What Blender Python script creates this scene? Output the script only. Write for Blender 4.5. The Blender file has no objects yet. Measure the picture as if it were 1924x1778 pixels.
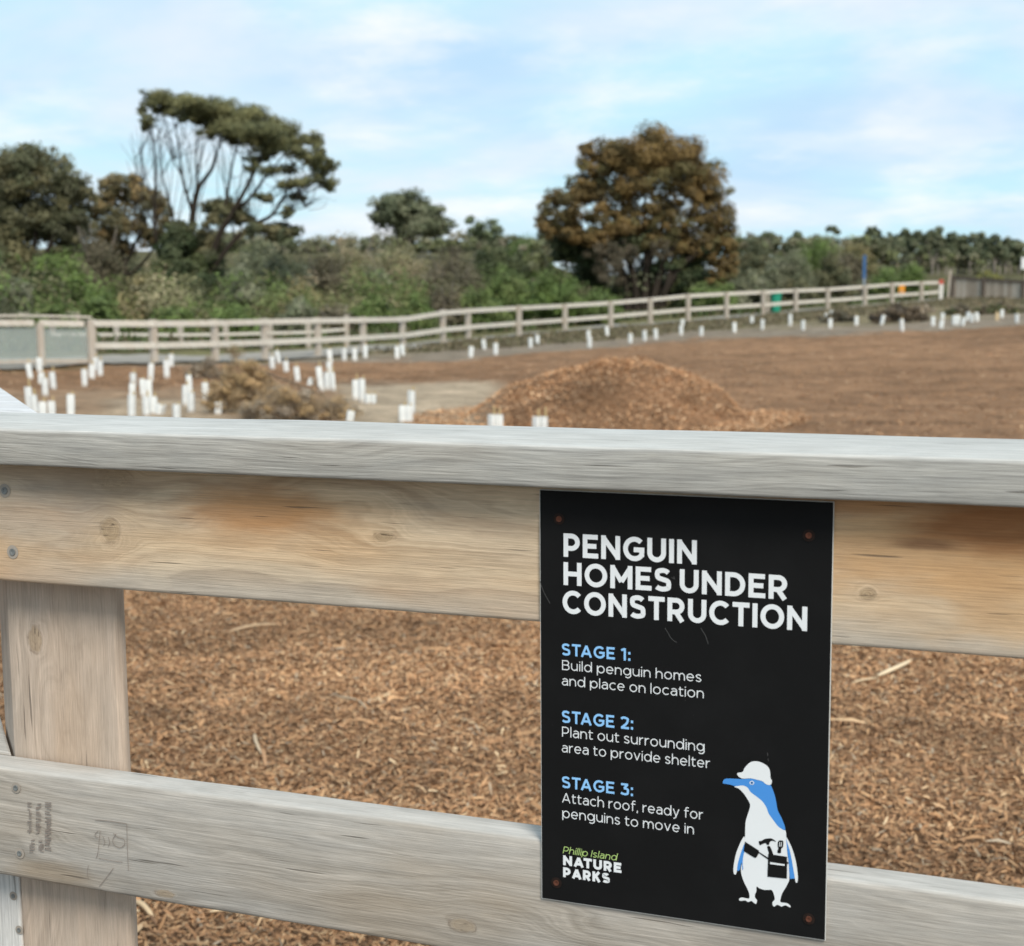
import bpy, bmesh, math, random
import numpy as np
from mathutils import Vector, Matrix
from mathutils.geometry import tessellate_polygon

random.seed(7); rng = np.random.default_rng(7)
S = bpy.context.scene
COL = S.collection

# ------------------------------------------------------------------ camera
W, H, F = 1924.0, 1778.0, 2693.8
CAM = np.array([0.4709, -1.3149, 0.1860])
YAW, PITCH, ROLL = -0.3632, 0.1209, -0.0076
def axes():
    cy, sy = math.cos(YAW), math.sin(YAW)
    fw = np.array([sy*math.cos(PITCH), cy*math.cos(PITCH), -math.sin(PITCH)])
    rt = np.array([cy, -sy, 0.0]); up = np.cross(rt, fw)
    r2 = rt*math.cos(ROLL)+up*math.sin(ROLL); u2 = -rt*math.sin(ROLL)+up*math.cos(ROLL)
    return r2, u2, fw
RT, UP, FW = axes()
cd = bpy.data.cameras.new('camera'); cam = bpy.data.objects.new('camera', cd); COL.objects.link(cam)
m = Matrix.Identity(4)
for i in range(3):
    m[i][0] = RT[i]; m[i][1] = UP[i]; m[i][2] = -FW[i]; m[i][3] = CAM[i]
cam.matrix_world = m
cd.sensor_width = 36; cd.lens = F/W*36; cd.clip_start = 0.05; cd.clip_end = 6000
cd.dof.use_dof = True; cd.dof.focus_distance = 1.66; cd.dof.aperture_fstop = 9.0
S.camera = cam

# ------------------------------------------------------------------ light
SUN_AZ = math.radians(138)      # angle from +Y, clockwise: veiled sun to the right, a little behind the camera
SUN_EL = math.radians(45)
wd = bpy.data.worlds.new('World'); S.world = wd; wd.use_nodes = True
nt = wd.node_tree; nt.nodes.clear()
def wn(t, **k):
    n = nt.nodes.new(t)
    for a, b in k.items(): setattr(n, a, b)
    return n
wo = wn('ShaderNodeOutputWorld'); bg = wn('ShaderNodeBackground'); nt.links.new(bg.outputs[0], wo.inputs[0])
sky = wn('ShaderNodeTexSky', sky_type='NISHITA', sun_disc=False); sky.sun_elevation = SUN_EL
sky.sun_rotation = SUN_AZ; sky.air_density = 1.0; sky.dust_density = 0.6; sky.ozone_density = 1.2
tc = wn('ShaderNodeTexCoord'); sep = wn('ShaderNodeSeparateXYZ'); nt.links.new(tc.outputs['Generated'], sep.inputs[0])
def wm(op, a, b=None, c=None):
    n = wn('ShaderNodeMath', operation=op)
    for i, v in enumerate((a, b, c)):
        if v is None: continue
        if isinstance(v, (int, float)): n.inputs[i].default_value = v
        else: nt.links.new(v, n.inputs[i])
    return n.outputs[0]
zz = wm('ADD', wm('MAXIMUM', sep.outputs[2], 0.0), 0.16)
cmb = wn('ShaderNodeCombineXYZ')
nt.links.new(wm('DIVIDE', sep.outputs[0], zz), cmb.inputs[0]); nt.links.new(wm('DIVIDE', sep.outputs[1], zz), cmb.inputs[1])
def wnoise(scale, det, rough, dist, off):
    mp = wn('ShaderNodeMapping'); mp.inputs['Location'].default_value = off; mp.inputs['Rotation'].default_value = (0, 0, .5)
    nt.links.new(cmb.outputs[0], mp.inputs[0])
    n = wn('ShaderNodeTexNoise'); n.inputs['Scale'].default_value = scale; n.inputs['Detail'].default_value = det
    n.inputs['Roughness'].default_value = rough; n.inputs['Distortion'].default_value = dist
    nt.links.new(mp.outputs[0], n.inputs['Vector']); return n.outputs[0]
def wramp(v, stops):
    r = wn('ShaderNodeValToRGB'); r.color_ramp.interpolation = 'EASE'
    while len(r.color_ramp.elements) < len(stops): r.color_ramp.elements.new(.5)
    for e, (p, c) in zip(r.color_ramp.elements, stops): e.position = p; e.color = (*c, 1)
    nt.links.new(v, r.inputs[0]); return r.outputs[0]
def wmix(f, a, b, mode='MIX'):
    n = wn('ShaderNodeMix', data_type='RGBA', blend_type=mode)
    if isinstance(f, float): n.inputs[0].default_value = f
    else: nt.links.new(f, n.inputs[0])
    for i, v in ((6, a), (7, b)):
        if isinstance(v, tuple): n.inputs[i].default_value = (*v, 1)
        else: nt.links.new(v, n.inputs[i])
    return n.outputs[2]
# hazy bright sky: the blue of the clear sky seen through thin broken cloud
sk = wn('ShaderNodeVectorMath', operation='SCALE'); nt.links.new(sky.outputs[0], sk.inputs[0]); sk.inputs[3].default_value = 0.11*10
thin = wramp(wnoise(0.9, 5, .55, .3, (3.1, 1.7, 0)), [(0.40, (0, 0, 0)), (0.66, (1, 1, 1))])
puff = wramp(wnoise(1.9, 7, .6, .15, (7.3, 2.2, 0)), [(0.44, (0, 0, 0)), (0.82, (1, 1, 1))])
bluesh = wramp(wnoise(1.1, 4, .5, .2, (1.3, 9.2, 0)), [(0.40, (0, 0, 0)), (0.68, (1, 1, 1))])
c1 = wmix(bluesh, (4.6, 7.0, 7.9), (4.3, 6.1, 7.8))
c2 = wmix(thin, c1, (6.4, 7.1, 7.9))
c3 = wmix(puff, c2, (8.2, 8.2, 8.4))
c4 = wmix(0.08, c3, sk.outputs[0])
nt.links.new(c4, bg.inputs[0]); bg.inputs[1].default_value = 0.10

sd = bpy.data.lights.new('sun', 'SUN'); sd.energy = 2.8; sd.angle = math.radians(22); sd.color = (1.0, .93, .82)
sun = bpy.data.objects.new('sun', sd); COL.objects.link(sun)
sdir = Vector((math.sin(SUN_AZ)*math.cos(SUN_EL), math.cos(SUN_AZ)*math.cos(SUN_EL), math.sin(SUN_EL)))
sun.rotation_euler = sdir.to_track_quat('Z', 'Y').to_euler()
S.view_settings.view_transform = 'Standard'; S.view_settings.look = 'None'
S.view_settings.exposure = 0.36; S.view_settings.gamma = 1; S.view_settings.use_curve_mapping = False
S.render.engine = 'CYCLES'; S.cycles.use_denoising = True; S.cycles.max_bounces = 6
S.cycles.transparent_max_bounces = 8

# ------------------------------------------------------------------ projection helpers
def ray(px, py): return FW + RT*((px-W/2)/F) - UP*((py-H/2)/F)
def at(px, py, d): return CAM + ray(px, py)*d                       # d = depth in metres along the view
def on_y(px, py, y=0.0):                                            # point of the vertical plane y = const
    r = ray(px, py); return CAM + r*((y-CAM[1])/r[1])
def on_z(px, py, z):
    r = ray(px, py); return CAM + r*((z-CAM[2])/r[2])

# ------------------------------------------------------------------ object helpers
def tag(o, label=None, cat=None, group=None, kind=None):
    if label: o['label'] = label
    if cat: o['category'] = cat
    if group: o['group'] = group
    if kind: o['kind'] = kind
    return o
def empty(name, loc, label, cat, group=None, rz=0):
    o = bpy.data.objects.new(name, None); COL.objects.link(o); o.location = loc; o.rotation_euler = (0, 0, rz)
    o.empty_display_size = .1
    return tag(o, label, cat, group)
def link(name, me, mat=None, parent=None, world=False):
    o = bpy.data.objects.new(name, me); COL.objects.link(o)
    if mat is not None and not me.materials: me.materials.append(mat)
    if parent is not None:
        o.parent = parent
        if world:   # mesh is in world coordinates, parents are never rotated
            p = parent; acc = Vector((0, 0, 0))
            while p is not None: acc += Vector(p.location); p = p.parent
            o.location = -acc
    return o
def mesh_np(name, V, Fc, smooth=False, col=None):
    V = np.asarray(V, dtype=np.float32); Fc = np.asarray(Fc, dtype=np.int32)
    me = bpy.data.meshes.new(name); k = Fc.shape[1]
    me.vertices.add(len(V)); me.vertices.foreach_set('co', V.ravel())
    me.loops.add(Fc.size); me.loops.foreach_set('vertex_index', Fc.ravel())
    me.polygons.add(len(Fc)); me.polygons.foreach_set('loop_start', np.arange(0, Fc.size, k, dtype=np.int32))
    try: me.polygons.foreach_set('loop_total', np.full(len(Fc), k, dtype=np.int32))
    except Exception: pass
    if smooth: me.polygons.foreach_set('use_smooth', np.ones(len(Fc), dtype=bool))
    if col is not None:
        a = me.color_attributes.new('col', 'FLOAT_COLOR', 'POINT')
        c = np.ones((len(V), 4), dtype=np.float32); c[:, :3] = col
        a.data.foreach_set('color', c.ravel())
    me.update(calc_edges=True); me.validate(); return me
def bm_mesh(name, bm, smooth=False):
    me = bpy.data.meshes.new(name); bm.normal_update(); bm.to_mesh(me); bm.free()
    if smooth:
        for p in me.polygons: p.use_smooth = True
    return me
def add_box(bm, x0, x1, y0, y1, z0, z1, bev=0.0, seg=2, mat=None):
    vs = [bm.verts.new((x, y, z)) for x in (x0, x1) for y in (y0, y1) for z in (z0, z1)]
    fs = [(0, 1, 3, 2), (4, 6, 7, 5), (0, 4, 5, 1), (2, 3, 7, 6), (0, 2, 6, 4), (1, 5, 7, 3)]
    faces = [bm.faces.new([vs[i] for i in f]) for f in fs]
    if mat is not None: bmesh.ops.transform(bm, matrix=mat, verts=vs)
    if bev > 0:
        es = list({e for f in faces for e in f.edges})
        bmesh.ops.bevel(bm, geom=es, offset=bev, segments=seg, profile=.5, affect='EDGES')
def box_obj(name, x0, x1, y0, y1, z0, z1, mat, parent=None, bev=0.0, seg=2, world=False, xf=None):
    bm = bmesh.new(); add_box(bm, x0, x1, y0, y1, z0, z1, bev, seg, xf)
    return link(name, bm_mesh(name, bm), mat, parent, world)
def tube_np(paths, k=6):
    """paths: list of (points Nx3, radii N) -> verts, quads"""
    Vs, Fs, off = [], [], 0
    for P, R in paths:
        P = np.asarray(P, float); R = np.asarray(R, float); n = len(P)
        T = np.gradient(P, axis=0); T /= np.linalg.norm(T, axis=1)[:, None]+1e-9
        ref = np.array([0.13, .97, .2]); A = np.cross(T, ref); A /= np.linalg.norm(A, axis=1)[:, None]+1e-9; B = np.cross(T, A)
        an = np.arange(k)*2*math.pi/k
        ring = P[:, None, :] + R[:, None, None]*(np.cos(an)[None, :, None]*A[:, None, :]+np.sin(an)[None, :, None]*B[:, None, :])
        Vs.append(ring.reshape(-1, 3))
        i = np.arange(n-1)[:, None]*k; j = np.arange(k)[None, :]; j2 = (j+1) % k
        Fs.append((np.stack([i+j, i+j2, i+k+j2, i+k+j], -1).reshape(-1, 4))+off); off += n*k
    return np.vstack(Vs), np.vstack(Fs)
def crom(pts, n=8):
    pts = [np.array(p, float) for p in pts]; P = [2*pts[0]-pts[1]]+pts+[2*pts[-1]-pts[-2]]; out = []
    for i in range(1, len(P)-2):
        for s in range(n):
            t = s/n; a, b, c, d = P[i-1:i+3]
            out.append(.5*((2*b)+(-a+c)*t+(2*a-5*b+4*c-d)*t*t+(-a+3*b-3*c+d)*t**3))
    out.append(pts[-1]); return np.array(out)

# ------------------------------------------------------------------ materials
class NB:
    def __init__(s, name):
        s.m = bpy.data.materials.new(name); s.m.use_nodes = True; s.t = s.m.node_tree; s.t.nodes.clear()
        s.out = s.t.nodes.new('ShaderNodeOutputMaterial'); s.b = s.t.nodes.new('ShaderNodeBsdfPrincipled')
        s.t.links.new(s.b.outputs[0], s.out.inputs[0]); s.b.inputs['Roughness'].default_value = .8
        s.b.inputs['Specular IOR Level'].default_value = .3
    def n(s, t, **k):
        n = s.t.nodes.new(t)
        for a, b in k.items(): setattr(n, a, b)
        return n
    def set(s, inp, v):
        if v is None: return
        if isinstance(v, (int, float)): inp.default_value = v
        elif isinstance(v, tuple): inp.default_value = (*v, 1) if (len(v) == 3 and inp.type == 'RGBA') else v
        else: s.t.links.new(v, inp)
    def math(s, op, a, b=None, c=None, clamp=False):
        n = s.n('ShaderNodeMath', operation=op, use_clamp=clamp)
        for i, v in enumerate((a, b, c)): s.set(n.inputs[i], v)
        return n.outputs[0]
    def noise(s, vec, scale=1, det=4, rough=.5, dist=0, dim='3D'):
        n = s.n('ShaderNodeTexNoise', noise_dimensions=dim)
        if dim == '1D': s.set(n.inputs['W'], vec)
        else: s.set(n.inputs['Vector'], vec)
        s.set(n.inputs['Scale'], scale); s.set(n.inputs['Detail'], det); s.set(n.inputs['Roughness'], rough); s.set(n.inputs['Distortion'], dist)
        return n.outputs[0]
    def map(s, vec, scale=(1, 1, 1), loc=(0, 0, 0), rot=(0, 0, 0)):
        n = s.n('ShaderNodeMapping'); s.set(n.inputs[0], vec)
        n.inputs['Scale'].default_value = scale; n.inputs['Location'].default_value = loc; n.inputs['Rotation'].default_value = rot
        return n.outputs[0]
    def ramp(s, v, stops, interp='LINEAR'):
        r = s.n('ShaderNodeValToRGB'); r.color_ramp.interpolation = interp
        while len(r.color_ramp.elements) < len(stops): r.color_ramp.elements.new(.5)
        for e, (p, c) in zip(r.color_ramp.elements, stops):
            e.position = p; e.color = (c, c, c, 1) if isinstance(c, (int, float)) else (*c, 1)
        s.set(r.inputs[0], v); return r.outputs[0]
    def mix(s, f, a, b, mode='MIX'):
        n = s.n('ShaderNodeMix', data_type='RGBA', blend_type=mode)
        s.set(n.inputs[0], f); s.set(n.inputs[6], a); s.set(n.inputs[7], b); return n.outputs[2]
    def fmix(s, f, a, b):
        n = s.n('ShaderNodeMix', data_type='FLOAT'); s.set(n.inputs[0], f); s.set(n.inputs[2], a); s.set(n.inputs[3], b); return n.outputs[0]
    def sstep(s, v, a, b, o0=0.0, o1=1.0):
        n = s.n('ShaderNodeMapRange', interpolation_type='SMOOTHSTEP'); s.set(n.inputs[0], v)
        for i, q in ((1, a), (2, b), (3, o0), (4, o1)): n.inputs[i].default_value = q
        return n.outputs[0]
    def bump(s, h, strength=.3, dist=.01):
        n = s.n('ShaderNodeBump'); s.set(n.inputs['Height'], h); n.inputs['Strength'].default_value = strength; n.inputs['Distance'].default_value = dist
        s.t.links.new(n.outputs[0], s.b.inputs['Normal'])
    def obj(s): return s.n('ShaderNodeTexCoord').outputs['Object']
    def color(s, c): s.set(s.b.inputs['Base Color'], c); return s.m

def plain(name, c, rough=.7, spec=.3, var=.12, scale=12):
    b = NB(name); v = b.noise(b.obj(), scale, 4, .6)
    k = b.ramp(v, [(0.3, 1-var), (0.7, 1+var)]) if False else b.math('MULTIPLY_ADD', v, 2*var, 1-var)
    cc = b.n('ShaderNodeCombineXYZ'); [b.set(cc.inputs[i], k) for i in range(3)]
    b.b.inputs['Roughness'].default_value = rough; b.b.inputs['Specular IOR Level'].default_value = spec
    return b.color(b.mix(1.0, c, cc.outputs[0], 'MULTIPLY'))

def wood(name, grain='x', light=(.42, .36, .29), dark=(.30, .25, .20), orange=(.42, .22, .09), orange_amt=.25, grey=(.36, .35, .33), grey_amt=.4,
         knots=(), stains=(), seed=0.0, fine=.16, band=22, edge_grey=None, warp=1.0, lit_top=None):
    """weathered sawn pine; a = along the grain, c = across it (object coordinates, metres)"""
    b = NB(name); sp = b.n('ShaderNodeSeparateXYZ'); b.set(sp.inputs[0], b.obj())
    X, Y, Z = sp.outputs
    a, c = (X, Z) if grain == 'x' else ((Z, X) if grain == 'z' else (X, Y))
    c = b.math('MULTIPLY_ADD', Y if grain != 'y' else Z, .83, c)      # the grain also crosses the top and side faces
    def vec(p, q, w=0.0):
        n = b.n('ShaderNodeCombineXYZ'); b.set(n.inputs[0], p); b.set(n.inputs[1], q); b.set(n.inputs[2], w); return n.outputs[0]
    v = vec(a, c, b.math('MULTIPLY', Y if grain != 'y' else Z, .6))
    w1 = b.noise(b.map(v, (2.2, 7, 1), (seed, seed*2, 0)), 1, 2, .5)
    w2 = b.noise(b.map(v, (9, 30, 1), (seed, seed, 0)), 1, 3, .55)
    t = b.math('ADD', b.math('MULTIPLY', c, 9.0), b.math('ADD', b.math('MULTIPLY', w1, 2.4*warp), b.math('MULTIPLY', w2, .28*warp)))
    core = None; halo = None
    for (ka, kc, ra, rc, dk) in knots:
        da = b.math('DIVIDE', b.math('SUBTRACT', a, ka), ra); dc = b.math('DIVIDE', b.math('SUBTRACT', c, kc), rc)
        wob = b.math('MULTIPLY', b.math('SUBTRACT', b.noise(v, 38, 4, .65), .5), 1.1)
        r = b.math('ADD', b.math('SQRT', b.math('ADD', b.math('MULTIPLY', da, da), b.math('MULTIPLY', dc, dc))), wob)
        t = b.math('SUBTRACT', t, b.math('DIVIDE', b.math('MULTIPLY', b.math('SUBTRACT', c, kc), 9.0*1.6), b.math('MAXIMUM', b.math('MULTIPLY', b.math('MULTIPLY', r, r), .55), .8)))
        t = b.fmix(b.sstep(r, .9, 1.15, 1.0, 0.0), t, b.math('MULTIPLY_ADD', r, .9, ka*7))
        cr = b.math('MULTIPLY', b.sstep(r, .75, 1.1, 1.0, 0.0), dk)
        core = cr if core is None else b.math('MAXIMUM', core, cr)
        hl = b.math('MULTIPLY', b.sstep(b.math('ABSOLUTE', b.math('SUBTRACT', r, 1.05)), 0, .22, 1.0, 0.0), dk)
        halo = hl if halo is None else b.math('MAXIMUM', halo, hl)
    bands = b.noise(t, band/2.4, 4, .6, 0, '1D')
    col = b.mix(b.ramp(bands, [(.38, 0.0), (.60, 1.0)]), dark, light)
    # silvery grey weathering
    g = b.noise(b.map(v, (3, 14, 1), (seed+4, seed+1, 0)), 1, 5, .6)
    col = b.mix(b.math('MULTIPLY', b.ramp(g, [(.35, 0.0), (.62, 1.0)]), grey_amt), col, grey)
    if edge_grey:
        lo, hi = edge_grey
        e = b.sstep(b.math('ADD', c, b.math('MULTIPLY', b.math('SUBTRACT', g, .5), .05)), lo, hi, 1.0, 0.0)
        col = b.mix(b.math('MULTIPLY', e, .8), col, grey)
    o = b.noise(b.map(v, (2.5, 9, 1), (seed+9, seed+3, 0)), 1, 3, .5)
    col = b.mix(b.math('MULTIPLY', b.ramp(o, [(.52, 0.0), (.72, 1.0)]), orange_amt), col, orange)
    for (sa, sc, ra, rc, amt, colr) in stains:
        da = b.math('DIVIDE', b.math('SUBTRACT', a, sa), ra); dc = b.math('DIVIDE', b.math('SUBTRACT', c, sc), rc)
        wob = b.math('MULTIPLY', b.math('SUBTRACT', b.noise(b.map(v, (10, 40, 1)), 1, 4, .6), .5), 1.1)
        r = b.math('ADD', b.math('SQRT', b.math('ADD', b.math('MULTIPLY', da, da), b.math('MULTIPLY', dc, dc))), wob)
        col = b.mix(b.math('MULTIPLY', b.sstep(r, .35, 1.25, 1.0, 0.0), b.math('MULTIPLY_ADD', bands, .9*amt, .55*amt)), col, colr)
    if core is not None:
        cv = b.noise(v, 160, 3, .6)
        col = b.mix(b.math('MULTIPLY', core, .8), col, b.mix(cv, (.20, .13, .07), (.42, .31, .19)))
        col = b.mix(b.math('MULTIPLY', halo, b.math('MULTIPLY', b.ramp(b.noise(v, 70, 2, .5), [(.4, 0.0), (.62, 1.0)]), .6)), col, (.16, .10, .06))
        crk = b.math('MULTIPLY', b.ramp(b.noise(b.map(v, (60, 260, 1)), 1, 2, .5), [(.60, 0.0), (.66, 1.0)]), core)
        col = b.mix(b.math('MULTIPLY', crk, .8), col, (.04, .03, .02))
    if lit_top:  # upper faces painted paler: daylight from above put into the colour, over silver weathering
        col = b.mix(b.sstep(Z, lit_top[0], lit_top[1], 0.0, .62), col, b.mix(b.math('MULTIPLY_ADD', g, .8, b.math('MULTIPLY', bands, .4)), (.34, .33, .315), (.62, .615, .60)))
    f = b.noise(b.map(v, (9, 420, 3), (seed, 0, 0)), 1, 4, .65)
    f2 = b.noise(b.map(v, (30, 1100, 3), (seed, 0, 0)), 1, 2, .6)
    f3 = b.noise(b.map(v, (14, 46, 3), (seed+7, 2, 0)), 1, 5, .65); f4 = b.noise(b.map(v, (3.5, 640, 3), (seed+1, 8, 0)), 1, 2, .5)
    k = b.math('ADD', b.math('MULTIPLY_ADD', f, fine*4.4, 1-fine*2.2), b.math('ADD', b.math('MULTIPLY_ADD', f2, .5, -.25), b.math('ADD', b.math('MULTIPLY_ADD', f3, .5, -.25), b.math('MULTIPLY_ADD', f4, .3, -.15))))
    k = b.math('MINIMUM', b.math('MAXIMUM', k, .55), 1.3)
    kk = vec(k, k, k); col = b.mix(1.0, col, kk, 'MULTIPLY')
    ck = b.ramp(b.noise(b.map(v, (7, 190, 2), (seed+2, 5, 0)), 1, 2, .5), [(.68, 0.0), (.73, 1.0)])
    col = b.mix(b.math('MULTIPLY', ck, .6), col, (.09, .075, .06))
    hgt = b.math('SUBTRACT', b.math('ADD', b.math('MULTIPLY', f, .7), b.math('MULTIPLY', bands, .5)), b.math('MULTIPLY', ck, .8))
    b.bump(hgt, .6, .0016); b.b.inputs['Roughness'].default_value = .78
    return b.color(col)

def leafmat(name, rough=.65, trans=.25):
    b = NB(name); at_ = b.n('ShaderNodeAttribute', attribute_name='col')
    b.set(b.b.inputs['Base Color'], at_.outputs[0]); b.b.inputs['Roughness'].default_value = rough
    if trans:
        tr = b.n('ShaderNodeBsdfTranslucent'); b.set(tr.inputs[0], at_.outputs[0])
        mx = b.n('ShaderNodeMixShader'); mx.inputs[0].default_value = trans
        b.t.links.new(b.b.outputs[0], mx.inputs[1]); b.t.links.new(tr.outputs[0], mx.inputs[2]); b.t.links.new(mx.outputs[0], b.out.inputs[0])
    return b.m
M_LEAF = leafmat('foliage'); M_CHIP = leafmat('bark_chip', .85, 0)
M_BARK = plain('bark', (.034, .027, .021), .9, .1, .4, 6)
M_PALEBARK = plain('pale_bark', (.24, .21, .18), .9, .1, .3, 3)
M_TWIG = plain('twig', (.13, .095, .07), .9, .1, .3, 6)

# ------------------------------------------------------------------ terrain
Z0 = CAM[2]-1.75
FWH = np.array([math.sin(YAW), math.cos(YAW)]); RTH = np.array([math.cos(YAW), -math.sin(YAW)])
FENCE = [(-260, 705, 29), (-90, 698, 31), (78, 690, 33.5), (175, 687, 35), (290, 686, 36.2), (405, 682, 38), (498, 678, 40), (598, 672, 42), (683, 665, 44), (757, 658, 46.5), (833, 648, 49),
         (880, 643, 50.5), (976, 634, 54), (1062, 626, 57.5), (1148, 618, 60), (1222, 611, 62), (1293, 605, 64), (1365, 600, 65.5), (1434, 595, 67), (1495, 589, 68.5),
         (1555, 584, 70), (1625, 579, 72), (1676, 574, 74), (1731, 570, 76), (1768, 565, 77)]
_c = np.array([at(*p) for p in FENCE])
_rel = _c[:, :2]-CAM[:2]; _dh = _rel@FWH; _th = (_rel@RTH)/_dh
TH = np.concatenate([[-1.2], _th, [.42, .8]]); DF = np.concatenate([[27], _dh, [80, 84]]); ZF = np.concatenate([[_c[0, 2]], _c[:, 2], [CAM[2]+.02, CAM[2]+.1]])
def sm(a, b, x): t = np.clip((x-a)/(b-a), 0, 1); return t*t*(3-2*t)
MOUND = at(1135, 772, 20.6)
def vnoise(x, y, s, seed=0):
    x = x/s; y = y/s; xi = np.floor(x).astype(np.int64); yi = np.floor(y).astype(np.int64); fx = x-xi; fy = y-yi
    fx = fx*fx*(3-2*fx); fy = fy*fy*(3-2*fy)
    def h(i, j):
        n = (i*374761393+j*668265263+seed*1442695041) & 0x7fffffff; n = ((n ^ (n >> 13))*1274126177) & 0x7fffffff
        return ((n ^ (n >> 16)) & 0xffff)/65535.0
    return (h(xi, yi)*(1-fx)+h(xi+1, yi)*fx)*(1-fy)+(h(xi, yi+1)*(1-fx)+h(xi+1, yi+1)*fx)*fy
def ground(X, Y, fine=True):
    X = np.asarray(X, float); Y = np.asarray(Y, float)
    d = (X-CAM[0])*FWH[0]+(Y-CAM[1])*FWH[1]; l = (X-CAM[0])*RTH[0]+(Y-CAM[1])*RTH[1]
    r = np.hypot(d, l)
    th = np.where(d > .5, l/np.maximum(d, .5), np.sign(l)*2); th = np.clip(th, -1.2, .8)
    df = np.interp(th, TH, DF); zf = np.interp(th, TH, ZF); side = sm(-.1, .3, th)
    dd = np.where(d > .5, d, 0)
    z = Z0+(zf-Z0)*sm(22, 1, np.full_like(dd, 0))*0
    t = np.clip((dd-22)/(df-22), 0, 1); z = Z0+(zf-Z0)*t
    z = z+.10*sm(0, 9, dd-df)+(CAM[2]-.2+side*2.2-zf)*sm(0, 60, dd-df-8)+(1.5+2.6*side)*sm(60, 200, dd-df)+3.6*(1-sm(-.02, .10, th))*sm(26, 62, dd-df)
    q = np.hypot(X-MOUND[0], (Y-MOUND[1]))
    bump = .80*np.clip(1-(q/(2.1+.5*(vnoise(X, Y, 1.1, 21)-.5)))**2.0, 0, 1)
    z = z+bump
    if fine:
        amp = np.where(r < 14, .035, .05)
        z = z+amp*(vnoise(X, Y, .45, 1)-.5)+.10*(vnoise(X, Y, 2.3, 2)-.5)*sm(9, 20, r)+.35*(vnoise(X, Y, 11, 3)-.5)*sm(60, 110, r)
        z = z+(.12*(vnoise(X, Y, .3, 5)-.5)+.16*(vnoise(X, Y, .7, 6)-.5))*np.clip(bump*2.5, 0, 1)
    return z
def hit(px, py):
    r = ray(px, py); d = 2.5
    while d < 400:
        p = CAM+r*d
        if p[2] < float(ground(p[0], p[1])): break
        d *= 1.004
    return CAM+r*d, d
def project(P):
    D = P-CAM; z = D@FW; return W/2+F*(D@RT)/z, H/2-F*(D@UP)/z, z

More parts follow.
